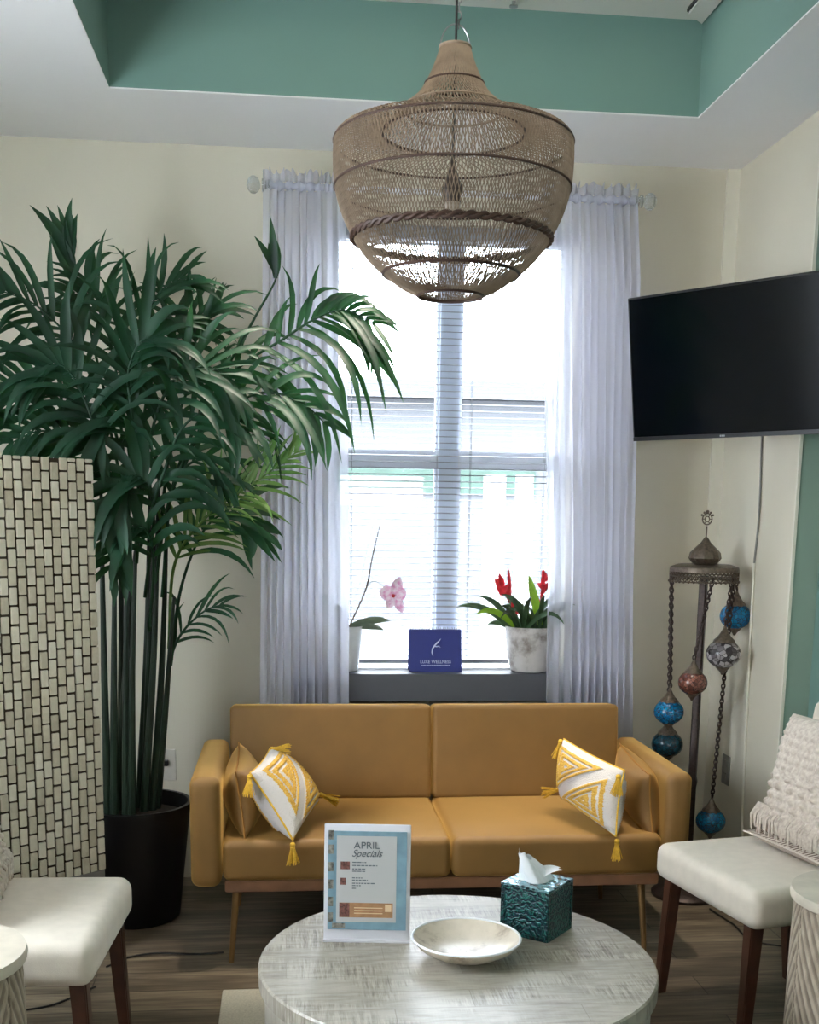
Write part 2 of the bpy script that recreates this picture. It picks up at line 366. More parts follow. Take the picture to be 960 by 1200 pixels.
def box_obj(name,mat,x0,x1,y0,y1,z0,z1,parent=None,bevel=0):
    b=MB(); b.bar(x0,x1,y0,y1,z0,z1); c=((x0+x1)/2,(y0+y1)/2,z0)
    return b.build(name,mat,parent,smooth=bevel>0,origin=None if parent else c,bevel=bevel)
def text_mesh(name,s,size,mat,parent,M4,extrude=.0006,align='CENTER',shear=0,sx=1):
    cu=bpy.data.curves.new(name,'FONT'); cu.body=s; cu.size=size; cu.extrude=extrude; cu.align_x=align; cu.shear=shear
    t=bpy.data.objects.new(name,cu); C.objects.link(t); bpy.context.view_layer.update()
    me=bpy.data.meshes.new_from_object(t.evaluated_get(bpy.context.evaluated_depsgraph_get())); bpy.data.objects.remove(t)
    me.transform(M4@Matrix.Diagonal((sx,1,1,1))); me.materials.clear(); me.materials.append(mat); me.name=name
    o=bpy.data.objects.new(name,me); C.objects.link(o); o.parent=parent; return o
def spline(pts,n):
    pts=[Vector(p) for p in pts]; P=[pts[0]*2-pts[1]]+pts+[pts[-1]*2-pts[-2]]; out=[]
    for i in range(n+1):
        t=i/n*(len(pts)-1); k=min(int(t),len(pts)-2); t-=k; a,b,c,d=P[k:k+4]
        out.append(.5*((2*b)+(c-a)*t+(2*a-5*b+4*c-d)*t*t+(3*b-a-3*c+d)*t**3))
    return out
# ------------------------------------------------------------------ the room
WY=4.7; CZ=2.845; TZ=3.152; PX=1.77; NX=1.87; LX=-1.75; BY=-3.4; OY=4.86
WX0,WX1,WZ0,WZ1=.155,1.138,.82,2.60
struct(box_obj('floor',MT['floor'],LX-.1,3.0,BY-.1,OY,-.1,0))
b=MB()
b.bar(LX-.1,WX0,WY,OY,0,TZ+.1); b.bar(WX1,3.0,WY,OY,0,TZ+.1); b.bar(WX0,WX1,WY,OY,0,WZ0-.03); b.bar(WX0,WX1,WY,OY,WZ1,TZ+.1)
struct(b.build('wall_back',MT['wall'],smooth=False))
b=MB(); b.bar(PX,NX,3.972,WY,0,CZ); struct(b.build('wall_right_pier',MT['wall'],smooth=False))
b=MB(); b.bar(PX+.0015,NX,3.968,3.972,0,CZ); struct(b.build('wall_pier_face',MT['tealgrey'],smooth=False))
b=MB(); b.bar(PX-.003,PX+.008,3.964,3.974,0,CZ); struct(b.build('trim_1',MT['wall_trim'],smooth=False))
b=MB(); b.bar(NX,NX+.12,BY,3.968,0,TZ+.1); b.bar(NX,NX+.12,3.968,WY,0,TZ+.1); struct(b.build('wall_right',MT['teal'],smooth=False))
b=MB(); b.bar(PX-.052,PX,WY-.012,WY,0,CZ); struct(b.build('trim_2',MT['wall_trim'],smooth=False))
b=MB(); b.bar(LX-.1,LX,BY,1.7,0,TZ+.1); b.bar(LX-.1,LX,2.9,WY,0,TZ+.1); b.bar(LX-.1,LX,1.7,2.9,0,.95); b.bar(LX-.1,LX,1.7,2.9,2.35,TZ+.1); struct(b.build('wall_left',MT['wall'],smooth=False))
w2=empty('added_window_left',(LX-.05,2.3,.95)); w2['kind']='structure'  # unseen window, added to throw side light onto the right wall
b=MB(); b.bar(-.03,.03,-.6,-.56,0,1.4); b.bar(-.03,.03,.56,.6,0,1.4); b.bar(-.03,.03,-.56,.56,0,.04); b.bar(-.03,.03,-.56,.56,1.36,1.4); b.bar(-.02,.02,-.56,.56,.68,.72); b.build('window_frame',MT['white_frame'],w2,smooth=False)
b=MB(); b.bar(-.003,.003,-.56,.56,.04,.68); b.bar(-.003,.003,-.56,.56,.72,1.36); b.build('window_pane',MT['pane'],w2,smooth=False)
# rear wall (behind the camera) with a narrow opening added to let in light
b=MB(); b.bar(LX-.1,-1.2,BY-.12,BY,0,TZ+.1); b.bar(1.5,NX+.12,BY-.12,BY,0,TZ+.1); b.bar(-1.2,1.5,BY-.12,BY,0,1.6); b.bar(-1.2,1.5,BY-.12,BY,1.9,TZ+.1)
struct(b.build('wall_rear',MT['wall'],smooth=False))
# lower ceiling ring, tray sides and upper ceiling
TX0,TX1,TY0,TY1=-.571,1.401,.35,4.14
b=MB(); T=.004
b.bar(LX-.1,TX0,BY-.12,OY,CZ,CZ+T); b.bar(TX1,NX+.12,BY-.12,OY,CZ,CZ+T); b.bar(TX0,TX1,TY1,OY,CZ,CZ+T); b.bar(TX0,TX1,BY-.12,TY0,CZ,CZ+T)
struct(b.build('ceiling',MT['white_ceiling'],smooth=False))
b=MB(); b.bar(TX0-.04,TX0,TY0-.04,TY1+.04,CZ+.004,TZ); b.bar(TX1,TX1+.04,TY0-.04,TY1+.04,CZ+.004,TZ); b.bar(TX0,TX1,TY1,TY1+.04,CZ+.004,TZ); b.bar(TX0,TX1,TY0-.04,TY0,CZ+.004,TZ)
struct(b.build('wall_tray',MT['teal'],smooth=False))
b=MB(); b.bar(LX-.1,NX+.12,BY-.12,OY,TZ,TZ+.06); struct(b.build('ceiling_upper',MT['upper_ceiling'],smooth=False))
# air register and sprinkler on the upper ceiling
vr=empty('ceiling_vent',(1.355,3.65,TZ),0,'narrow white air register in the corner of the raised ceiling','vent')
def strip(name,mat,x0,x1,y0,y1,z0,z1):
    b=MB(); b.add([(x0,y0,z0),(x1,y0,z0),(x1,y1+(x1-x0),z0),(x0,y1,z0),(x0,y0,z1),(x1,y0,z1),(x1,y1+(x1-x0),z1),(x0,y1,z1)],[(0,1,2,3),(4,7,6,5),(0,4,5,1),(1,5,6,2),(2,6,7,3),(3,7,4,0)]); b.build(name,mat,vr,smooth=False)
strip('backing',MT['cord_black'],-.040,.043,-.45,.405,-.010,-.001); strip('louvre_cover',MT['upper_ceiling'],-.033,.036,-.44,.405,-.018,-.0101)
p=aZ(601,1,TZ); sk=empty('fire_sprinkler',(p.x,p.y-.02,TZ),0,'small round sprinkler head on the raised ceiling right of the lamp cord','sprinkler')
b=MB(); b.lathe([(.03,0),(.03,-.006),(.012,-.01)],n=20); b.build('escutcheon',MT['upper_ceiling'],sk); b=MB(); b.lathe([(.007,-.006),(.007,-.02),(.014,-.022),(.014,-.026)],n=12); b.build('head',MT['steel'],sk)
# unseen ceiling panels and downlights, added to light the room
def fill_panel(x,y,z,w,h,power,label):
    r=empty('added_ceiling_light',(x,y,z),0,label,'ceiling light','added unseen light panels')
    b=MB(); 
    for x0,x1,y0,y1 in ((-w/2-.03,-w/2,-h/2-.03,h/2+.03),(w/2,w/2+.03,-h/2-.03,h/2+.03),(-w/2,w/2,-h/2-.03,-h/2),(-w/2,w/2,h/2,h/2+.03)): b.bar(x0,x1,y0,y1,-.03,-.001)
    b.build('frame',MT['white_frame'],r,smooth=False)
    k=N('added_panel_diffuser'); k.b.inputs['Base Color'].default_value=(.9,.9,.88,1); k.b.inputs['Emission Color'].default_value=lin((255,246,226)); k.b.inputs['Emission Strength'].default_value=power
    b=MB(); b.bar(-w/2,w/2,-h/2,h/2,-.02,-.001); b.build('diffuser',k.m,r,smooth=False)
fill_panel(.42,2.0,TZ,1.1,.5,3.2,'added unseen light panel in the raised ceiling in front of the camera')
fill_panel(.2,-1.6,CZ,1.3,.7,.3,'added unseen light panel in the low ceiling behind the camera')
for dx_,lb in ((-.12,'first from the left'),(.31,'second from the left'),(.74,'third from the left'),(1.17,'rightmost')):  # unseen spots added to brighten the sofa seat from above
    r=empty('added_downlight_fixture',(dx_,3.84,TZ),0,lb+' of four added unseen downlights above the sofa','added_downlight','added unseen downlights over the sofa')
    b=MB(); b.lathe([(.062,-.001),(.062,-.008),(.045,-.012),(.040,-.004),(.040,-.001)],n=36,capt=False,capb=False); b.build('trim_ring',MT['white_frame'],r)
    k=N('added_downlight_lens'); k.b.inputs['Emission Color'].default_value=lin((255,240,214)); k.b.inputs['Emission Strength'].default_value=12
    b=MB(); b.lathe([(.040,-.002),(.040,-.005)],n=32); b.build('lens',k.m,r)
    sl_=bpy.data.lights.new('added_downlight','SPOT'); sl_.energy=115; sl_.color=(1,.90,.76); sl_.spot_size=math.radians(27); sl_.spot_blend=.85; sl_.shadow_soft_size=.05
    so2=bpy.data.objects.new('added_downlight_lamp',sl_); C.objects.link(so2); so2.location=(dx_,3.84,TZ-.035); so2.rotation_euler=Vector((0,.12,-2.6)).to_track_quat('-Z','Y').to_euler()
# ------------------------------------------------------------------ window
GY=4.80
zr1=aY(412,527,GY).z; zr2=aY(412,548,GY).z
wf=MB(); fw=.035
wf.bar(WX0,WX0+fw,GY-.03,GY+.04,WZ0,WZ1); wf.bar(WX1-fw,WX1,GY-.03,GY+.04,WZ0,WZ1); wf.bar(WX0+fw,WX1-fw,GY-.03,GY+.04,WZ0,WZ0+.05); wf.bar(WX0+fw,WX1-fw,GY-.03,GY+.04,WZ1-.05,WZ1)
w1=empty('window_1',((WX0+WX1)/2,GY,WZ0)); w1['kind']='structure'
def wbuild(mb,name,mat):
    o=Vector(w1.location); mb.v=[tuple(Vector(p)-o) for p in mb.v]; return mb.build(name,mat,w1,smooth=False)
wbuild(wf,'window_frame',MT['white_frame'])
ml=MB(); mx0,mx1=.608,.688; ml.bar(mx0,mx1,GY-.028,GY+.04,WZ0+.05,WZ1-.05); wbuild(ml,'mullion',MT['mullion'])
for (x0,x1) in ((WX0+fw,mx0),(mx1,WX1-fw)):
    m_=MB(); m_.bar(x0,x1,GY-.02,GY+.03,zr2,zr1); wbuild(m_,'meeting_rail',MT['white_frame'])
    m_=MB(); 
    for z0,z1 in ((WZ0+.05,zr2),(zr1,WZ1-.05)):
        m_.bar(x0,x0+.014,GY-.01,GY+.02,z0,z1); m_.bar(x1-.014,x1,GY-.01,GY+.02,z0,z1)
    wbuild(m_,'sash_stile',MT['white_frame'])
    for z0,z1 in ((WZ0+.05,zr2),(zr1,WZ1-.05)):
        m_=MB(); m_.bar(x0+.014,x1-.014,GY+.004,GY+.008,z0,z1); wbuild(m_,'window_pane',MT['pane'])
# sill board
SY=4.53; sz=aY(408,790,SY).z; szb=aY(408,822,SY).z
so=MB(); so.bar(.02,1.30,SY,WY,szb,sz); so.bar(WX0+.002,WX1-.002,WY-.001,GY-.03,sz-.03,sz)
o=so.build('window_sill',MT['sill_shade'],smooth=False,bevel=.003); struct(o)
# blinds
bl=empty('window_blind',((WX0+WX1)/2,4.745,sz),0,'white horizontal slat blind hanging open across the whole window','blind')
def loc(mb,root,name,mat,**k):
    o=Vector(root.location); mb.v=[tuple(Vector(p)-o) for p in mb.v]; return mb.build(name,mat,root,**k)
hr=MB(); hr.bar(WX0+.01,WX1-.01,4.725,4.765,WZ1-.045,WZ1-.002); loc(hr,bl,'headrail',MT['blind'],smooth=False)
sl=MB(); z=sz+.05; pitch=.0252; i=0
while z<WZ1-.06:
    for k in range(1):
        vs=[];n=4
        for x in (WX0+.014,WX1-.014):
            for j in range(n+1):
                t=j/n-.5; vs.append(Vector((x,4.745+t*.025,z+.0022*(1-4*t*t)+t*.0035)))
                
        top=vs; bot=[p-Vector((0,0,.0009)) for p in vs]
        fs=[(j,j+1,n+1+j+1,n+1+j) for j in range(n)]; m0=len(top)
        fs+=[(m0+n+1+j,m0+n+1+j+1,m0+j+1,m0+j) for j in range(n)]; fs+=[(0,n+1,m0+n+1,m0),(n,m0+n,m0+2*n+1,2*n+1)]
        sl.add(top+bot,fs)
    z+=pitch; i+=1
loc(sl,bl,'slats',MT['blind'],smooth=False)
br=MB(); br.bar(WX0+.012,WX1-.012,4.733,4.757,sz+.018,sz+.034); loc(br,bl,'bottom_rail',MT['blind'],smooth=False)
for x in (WX0+.10,.60,.735,WX1-.10):
    cd=MB(); cd.tube([(x,4.731,sz+.03),(x,4.731,WZ1-.05)],.0012,4); cd.tube([(x,4.759,sz+.03),(x,4.759,WZ1-.05)],.0012,4)
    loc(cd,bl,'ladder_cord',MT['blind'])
# ------------------------------------------------------------------ outdoors
box_obj_=box_obj('ground_outside',MT['asphalt'],-60,60,OY+.05,90,-.25,-.15); struct(box_obj_)
nb=empty('neighbouring_building',(4,18,-.15),0,'pale low building with a flat roof seen bright through the blinds','building')
b=MB(); b.bar(-12,10,0,6,0,3.35); b.build('wall',MT['facade'],nb,smooth=False); b=MB(); b.bar(-12.3,10.3,-.4,6.4,3.35,3.6); b.build('roof',MT['roof'],nb,smooth=False)
b=MB(); b.bar(-12,-.2,-.06,-.01,1.95,2.35); b.build('awning_band',MT['hedge'],nb,smooth=False)
for px0,px1 in ((566,590),(603,622)):
    p0=aY(px0,640,8.0);p1=aY(px1,640,8.0); zt=aY(px0,548,8.0).z
    r=empty('porch_post',((p0.x+p1.x)/2,8.0,-.15),0,('left' if px0<600 else 'right')+' one of the two square white posts seen outside the window','post','white posts outside the window')
    w=(p1.x-p0.x)*.92; b=MB(); b.bar(-w/2,w/2,-w/2,w/2,.08,zt+.1); b.build('shaft',MT['post_white'],r,smooth=False)
    b=MB(); b.bar(-w*.7,w*.7,-w*.7,w*.7,0,.08); b.build('plinth',MT['post_white'],r,smooth=False)
# ------------------------------------------------------------------ curtain rod and sheers
RY=4.49
pl,pr=aY(297,217,RY),aY(762,236,RY); rz=(pl.z+pr.z)/2
rod=empty('curtain_rod',((pl.x+pr.x)/2,RY,rz),0,'slim white curtain rod with round cut crystal ends above the window','curtain rod')
L=(pr.x-pl.x)/2
b=MB(); b.tube([(-L+.05,0,0),(L-.05,0,0)],.011,12); b.build('rod',MT['white_frame'],rod)
for s in(-1,1):
    f=MB(); f.sphere((s*(L),0,0),.031,12,8,(.8,1,1)); fo=f.build('finial',MT['crystal'],rod,smooth=False); fo['label']='faceted crystal ball end'
    c_=MB(); q=Matrix.Rotation(PI/2,3,'Y'); 
    for (x,r) in ((.03,.022),(.042,.016),(.052,.020)): c_.tube([(s*(L-x),0,0),(s*(L-x-.008),0,0)],r,14)
    c_.build('collar',MT['crystal'],fo)
    k_=MB(); k_.box((s*(L-.09),.105,0),(.016,.21,.014)); k_.box((s*(L-.09),.205,-.005),(.04,.01,.07)); k_.build('bracket',MT['white_frame'],rod,smooth=False)
def curtain(name,xl,xr,folds,seed,label,edge,hang):
    rnd=random.Random(seed); ph=[rnd.uniform(0,6.28) for _ in range(8)]; ro=empty(name,((xl(0)+xr(0))/2,RY,.02),0,label,'curtain','sheer window curtains')
    z0=.04; z1=rz-.014; nu,nv=420,40; oc=Vector(ro.location)
    def amp(v): return (.020+.012*v)
    def pos(u,v):      # v: 0 top, 1 bottom
        z=z1+(z0-z1)*v; xa,xb=xl(v),xr(v)
        g=edge(u)      # warp: tight gathers versus the loose flat part
        y=RY-.012+amp(v)*g[1]*(math.sin(2*PI*folds*g[0]+ph[0]+.5*math.sin(2*v+ph[1]))+.20*math.sin(2*PI*folds*2.3*g[0]+ph[2]+v))
        x=xa+(xb-xa)*u+.006*g[1]*math.sin(2*PI*folds*g[0]*1.0+ph[3]+1.2)
        return Vector((x,y,z))-oc
    b=MB(); b.grid(lambda u,v:pos(u,v),nu,nv); b.uv=1; b.build('panel',MT['sheer'],ro,angle=180)
    # rod pocket wrapped round the pole and frilled header above it
    b=MB()
    def pocket(u,v):
        p=pos(u,0)+oc; a=-PI*.5+2*PI*v; r=.0155+.004*math.sin(2*PI*folds*1.7*u+ph[4])
        return Vector((p.x,RY-r*math.cos(a),rz+r*math.sin(a)))-oc
    b.grid(pocket,200,13); b.uv=1; b.build('rod_pocket',MT['sheer'],ro,angle=180)
    b=MB()
    def head(u,v):
        p=pos(u,0)+oc; h=.014+.045*v*(.8+.2*math.sin(2*PI*folds*1.3*u+ph[5])); return Vector((p.x,RY+.012*math.sin(2*PI*folds*1.9*u+ph[6])*(.4+v),rz+h))-oc
    b.grid(head,260,5); b.uv=1; b.build('header_ruffle',MT['sheer'],ro,angle=180)
    return ro
def X(px,py): return aY(px,py,RY).x
def lerp(tab):
    def f(v):
        for (a,x),(b_,y) in zip(tab,tab[1:]):
            if v<=b_: return x+(y-x)*(v-a)/(b_-a)
        return tab[-1][1]
    return f
def vof(py,px): return max(0,(rz-aY(px,py,RY).z)/(rz-.04))
eL=lambda u:(u*1.0 if u<.68 else .68+(u-.68)*.6, 1 if u<.66 else .45)
eR=lambda u:(1-((1-u)*1.0 if u>.28 else .28+0), 1) if u>.3 else (u*.6+.12,.45)
curtain('sheer_curtain',lerp([(0,X(310,230)),(.3,X(308,400)),(.8,X(305,800)),(1,X(302,960))]),lerp([(0,X(404,230)),(.5,X(409,560)),(.85,X(408,820)),(1,X(408,960))]),11,3,'white sheer curtain at the left side of the window behind the palm',eL,0)
curtain('sheer_curtain',lerp([(0,X(634,240)),(.12,X(634,330)),(.5,X(642,600)),(.8,X(640,790)),(1,X(630,960))]),lerp([(0,X(748,240)),(.1,X(751,330)),(.55,X(744,640)),(1,X(744,960))]),12,8,'white sheer curtain at the right side of the window beside the television',eR,0)
# ------------------------------------------------------------------ sofa
sx0,sx1=-.322,1.366; sf=3.71; sofa=empty('sofa',((sx0+sx1)/2,sf+.35,0),0,'mustard velvet two-seat sofa on slim splayed metal legs under the window','sofa')
def S(mb,name,mat,**k): return loc(mb,sofa,name,mat,**k)
ai0,ai1=-.222,1.276; smid=.545
for (a,c_) in ((ai0+.004,smid-.002),(smid+.002,ai1-.004)):
    b=MB(); b.rbox(((a+c_)/2,sf+.33,.361),(c_-a,.64,.140),.026,5,puff=.006); S(b,'seat_cushion',MT['velvet'],angle=180)
    b=MB(); a2,c2=(a if a>smid-.01 else a-.0),(c_)
    tilt=Matrix.Rotation(-.12,3,'X'); b.rbox(((a2+c2)/2,sf+.655,.598),(c2-a2,.13,.36),.020,5,rot=tilt); S(b,'back_cushion',MT['velvet'],angle=180)
for s,(a,c_) in ((-1,(sx0,ai0)),(1,(ai1,sx1))):
    b=MB(); b.rbox(((a+c_)/2,sf+.34,.46),(c_-a,.68,.375),.032,6); S(b,'armrest',MT['velvet'],angle=180)
b=MB(); b.bar(ai0+.01,ai1-.01,sf+.02,sf+.66,.252,.292); S(b,'base_rail',MT['walnut_rail'],smooth=True,bevel=.004)
for x,dx in ((-.175,-.02),(1.215,.02)):
    for y,dy in ((sf+.055,-.012),(sf+.6,.02)):
        b=MB(); b.tube([(x,y,.254),(x+dx,y+dy,0.0)],[.014,.009],12); S(b,'leg',MT['brass'])
# pillows
def tuft_relief(u,v):
    ad=abs(u-v); e=min(u,1-u,v,1-v)
    if ad<.11 or e<.07: return 0
    din=min(ad-.11,e-.07); return (.005+.006*abs(math.sin(u*97)*math.sin(v*83+u*31))) if math.sin(din*70)>-.55 else 0
def pillow_mesh(cs,t,mat,name,parent,n=18,pinch=.10,pw=.45,relief=None):
    A,B,D_,Cc=cs   # corners: uv (0,0),(1,0),(0,1),(1,1)
    U=((B-A)+(Cc-D_))*.5; V=((D_-A)+(Cc-B))*.5; nrm=U.cross(V).normalized()
    vs=[];uvs=[];fs=[]
    for side in (1,-1):
        for i in range(n+1):
            for j in range(n+1):
                u,v=i/n,j/n; a,c=2*u-1,2*v-1
                uu=.5+.5*a*(1-pinch*(1-a*a)*0-pinch*(1-c*c)); vv=.5+.5*c*(1-pinch*(1-a*a))
                P=A*(1-uu)*(1-vv)+B*uu*(1-vv)+D_*(1-uu)*vv+Cc*uu*vv
                h=t/2*max(0,(1-a*a)*(1-c*c))**pw+(relief(u,v) if relief else 0)
                vs.append(P+nrm*h*side); uvs.append((u,v))
        o=0 if side==1 else (n+1)**2
        for i in range(n):
            for j in range(n):
                q=(o+i*(n+1)+j,o+(i+1)*(n+1)+j,o+(i+1)*(n+1)+j+1,o+i*(n+1)+j+1); fs.append(q if side==1 else q[::-1])
    o=Vector(parent.location); me=bpy.data.meshes.new(name); me.from_pydata([tuple(p-o) for p in vs],[],fs)
    uvl=me.uv_layers.new(name='UVMap')
    for l in me.loops: uvl.data[l.index].uv=uvs[l.vertex_index]
    bm=bmesh.new(); bm.from_mesh(me); bmesh.ops.remove_doubles(bm,verts=bm.verts,dist=1e-6); bm.to_mesh(me); bm.free()
    me.polygons.foreach_set('use_smooth',[True]*len(me.polygons)); me.materials.append(mat)
    ob=bpy.data.objects.new(name,me); C.objects.link(ob); ob.parent=parent
    b=MB()
    loop=[vs[i*(n+1)] for i in range(n)]+[vs[n*(n+1)+j] for j in range(n)]+[vs[(n-i)*(n+1)+n] for i in range(n)]+[vs[n-j] for j in range(n)]
    b.tube([p-o for p in loop],.0035,5,closed=True)
    return ob,b
def tassel(parent,p,name='tassel',L=.075,dirv=(0,0,-1),r=.008):
    o=Vector(parent.location); p=Vector(p)-o; d=Vector(dirv).normalized(); b=MB()
    b.sphere(p+d*.010,.0095,10,7)
    a=d.orthogonal().normalized(); c=d.cross(a); rnd=random.Random(int(p.x*1e4)%999)
    for k in range(26):
        th=rnd.uniform(0,2*PI); q=rnd.uniform(.2,1); f=(a*math.cos(th)+c*math.sin(th))
        b.tube([p+d*.016+f*.005*q,p+d*(.03)+f*.009*q,p+d*(L*rnd.uniform(.9,1.05))+f*.024*q],[.0022,.0024,.0016],4)
    b.tube([p+d*.017,p+d*.023],.0085,10)
    return b.build(name,MT['tassel'],parent)
def base_of(cs): return (sum((c.x for c in cs))/4,sum((c.y for c in cs))/4,.44)
def plain(cs,t,label):
    r=empty('sofa_cushion',base_of(cs),0,label,'cushion','plain mustard cushions on the sofa'); ob,b=pillow_mesh(cs,t,MT['velvet'],'cover',r); b.build('piping',MT['velvet_seam'],ob); return r
cs=[aY(287,984,3.745)+Vector((0,0,0)),aY(303,942,4.10),aY(276,905,3.77),aY(280,870,4.12)]
plain(cs,.145,'plain mustard velvet cushion against the left arm of the sofa')
cs=[aY(766,984,3.745),aY(742,940,4.10),aY(762,908,3.775),aY(726,871,4.14)]
plain(cs,.145,'plain mustard velvet cushion against the right arm of the sofa')
def tufted(cs,t,label,tips):
    r=empty('tufted_cushion',base_of(cs),0,label,'cushion','tufted tassel cushions on the sofa'); ob,b=pillow_mesh(cs,t,MT['tuft'],'cover',r,70,pinch=.06,pw=.42,relief=tuft_relief); b.build('piping',MT['tassel'],ob)
    for p,d in tips: tassel(r,p,dirv=d)
cs=[aY(343,984,3.70),aY(373,940,3.99),aY(293,906,3.76),aY(316,878,4.04)]
tufted(cs,.16,'white and yellow tufted cushion with tassels on the left side of the sofa',[(cs[0]+Vector((0,-.012,-.004)),(0,-.1,-1)),(cs[2]+Vector((0,-.01,0)),(-.05,-.3,-1)),(cs[3],(.7,-.3,.05)),(cs[1]+Vector((0,0,.03)),(.8,-.2,-.25))])
cs=[aY(722,980,3.70),aY(657,934,4.02),aY(732,903,3.76),aY(661,866,4.06)]
tufted([cs[1],cs[0],cs[3],cs[2]],.15,'white and yellow tufted cushion with tassels on the right side of the sofa',[(cs[0]+Vector((0,-.012,-.004)),(.05,-.1,-1)),(cs[2]+Vector((-.035,-.05,.0)),(-.1,-.25,-1)),(cs[3]+Vector((-.01,0,0)),(-.25,-.2,-1)),(cs[1]+Vector((0,0,.03)),(-.9,-.3,-.1))])
# ------------------------------------------------------------------ coffee table and what stands on it
TC=(.412,2.69); TR=.487; TH=.42
tb=empty('coffee_table',(TC[0],TC[1],0),0,'large round whitewashed wooden drum coffee table in front of the sofa','table')
b=MB(); b.lathe([(TR-.01,TH-.05),(TR,TH-.044),(TR,TH-.005),(TR-.004,TH)],n=96); b.build('tabletop',MT['whitewash'],tb,angle=30)
b=MB(); b.lathe([(TR-.016,.0),(TR-.014,TH-.0505)],n=96,mod=lambda th,z:1-.004*(abs(math.sin(th*24))<.12)); b.build('drum_body',MT['whitewash_side'],tb,angle=30)
# sign holder
p0,p1=aZ(379,1102,TH),aZ(480,1104,TH); ang=math.atan2(p1.y-p0.y,p1.x-p0.x); W=(p1-p0).length
sg=empty('sign_holder',((p0.x+p1.x)/2,(p0.y+p1.y)/2,TH),ang,'white acrylic stand with the April specials flyer on the round table','sign holder')
lean=Matrix.Rotation(-.10,4,'X'); HH=.302
def SG(mb,name,mat,par=sg,**k):
    mb.v=[tuple(lean@Vector(p)) for p in mb.v]; return mb.build(name,mat,par,**k)
b=MB(); b.rbox((0,.004,HH/2+.0),(W,.006,HH),.0028,3); SG(b,'acrylic_frame',MT['acrylic'],angle=40)
b=MB(); b.bar(-W/2,W/2,-.012,.070,.0005,.005); b.build('foot',MT['acrylic'],sg,smooth=False)
b=MB(); iw=W-.020; b.bar(-iw/2,iw/2,-.0016,.001,.030,HH-.018); fl=SG(b,'flyer',MT['sky_card'],smooth=False)
cx0=-iw/2+.022; cx1=iw/2-.026; b=MB(); b.bar(cx0,cx1,-.0024,-.0016,.050,HH-.030); SG(b,'flyer_card',MT['paper'],fl,smooth=False)
def quadpic(x0,x1,z0,z1,mat,name,y=-.0030): b=MB(); b.bar(x0,x1,y,-.0022,z0,z1); return SG(b,name,mat,fl,smooth=False)
quadpic(cx0+.008,cx1-.008,.062,.100,MT['voucher'],'voucher_panel'); quadpic(cx0+.008,cx0+.034,.063,.099,MT['photo_brown'],'voucher_picture',-.0034)
b=MB()
for z in (.072,.079,.086): b.bar(cx0+.046,cx1-.034,-.0036,-.0028,z,z+.0022)
SG(b,'voucher_lines',MT['voucher_line'],fl,smooth=False)
quadpic(cx1-.028,cx1-.012,.078,.096,MT['voucher_line'],'voucher_stamp',-.0034)
quadpic(cx0+.010,cx0+.034,.186,.206,MT['photo_brown'],'flyer_picture'); quadpic(cx0+.010,cx0+.024,.146,.164,MT['photo_brown'],'flyer_picture')
b=MB(); rnd=random.Random(2)
for z,w,x in ((.203,.036,0),(.195,.064,0),(.186,.034,0),(.180,.034,0),(.163,.026,0),(.157,.040,0),(.149,.058,0),(.143,.022,0),(.136,.012,0)):
    xx=cx0+.040
    while xx<cx0+.040+w:
        l=rnd.uniform(.004,.011); b.bar(xx,min(xx+l,cx0+.040+w),-.0030,-.0022,z,z+.0026); xx+=l+.0018
SG(b,'small_print',MT['ink'],fl,smooth=False)
for z in (.05,.09,.135,.18,.225,.262): quadpic(-iw/2+.001,-iw/2+.014,z,z+.024,MT['leaf_blot'],'border_motif',-.0026)
quadpic(-iw/2+.012,-iw/2+.045,.034,.047,MT['leaf_blot'],'border_motif',-.0026)
def T4(x,y,z): return lean@Matrix.Translation((x,y,z))@Matrix.Rotation(PI/2,4,'X')
text_mesh('flyer_title','APRIL',.025,MT['ink'],fl,T4((cx0+cx1)/2,-.003,.240),sx=1.05)
text_mesh('flyer_title','Specials',.026,MT['ink'],fl,T4((cx0+cx1)/2,-.003,.219),shear=.4,sx=.95)
# shallow dish
p=aZ(545,1112,TH); ds=empty('shallow_dish',(.435,2.70,TH),0,'round pearly stone dish with a pale rim at the middle of the round table','dish')
b=MB(); b.lathe([(.055,0),(.058,.004),(.085,.012),(.118,.030),(.134,.047),(.1365,.051),(.1345,.053),(.130,.050),(.112,.036),(.08,.020),(.04,.013),(.002,.012)],n=64,capt=False); b.build('bowl',MT['shell'],ds,angle=60)
b=MB(); b.ring((0,0,.0515),.1335,.0032,72,6); rm=b.build('rim',MT['ceramic'],ds); rm['label']='glossy pale rim'
# tissue box
bs=.136; tb2=empty('tissue_box',(.648,2.872,TH),math.radians(50),'dark teal carved cube tissue box cover on the round table','tissue box')
b=MB(); b.rbox((0,0,.0665),(bs,bs,.133),.003,2); b.build('body',MT['teal_box'],tb2,angle=30)
b=MB(); h=bs/2+.002; n=24
outer=[];
for k in range(n):
    th=2*PI*k/n+PI/4; c,s=math.cos(th),math.sin(th); m=max(abs(c),abs(s)); outer.append((h*c/m,h*s/m))
for z in (.133,.138):
    b.v+= [(x,y,z) for x,y in outer]+[(.036*math.cos(2*PI*k/n+PI/4),.030*math.sin(2*PI*k/n+PI/4),z) for k in range(n)]
for k in range(n):
    k2=(k+1)%n; b.f+=[(k,k2,n+k2,n+k),(2*n+k,3*n+k,3*n+k2,2*n+k2),(k,2*n+k,2*n+k2,k2),(n+k,n+k2,3*n+k2,3*n+k)]
b.build('lid',MT['box_top'],tb2,smooth=False)
b=MB()
def fr(x0,x1,z0,z1,side):
    q=Matrix.Rotation(side*PI/2,3,'Z'); b.box(q@Vector(((x0+x1)/2,-bs/2-.001,(z0+z1)/2)),((x1-x0),.003,z1-z0) if side%2==0 else (.003,(x1-x0),z1-z0))
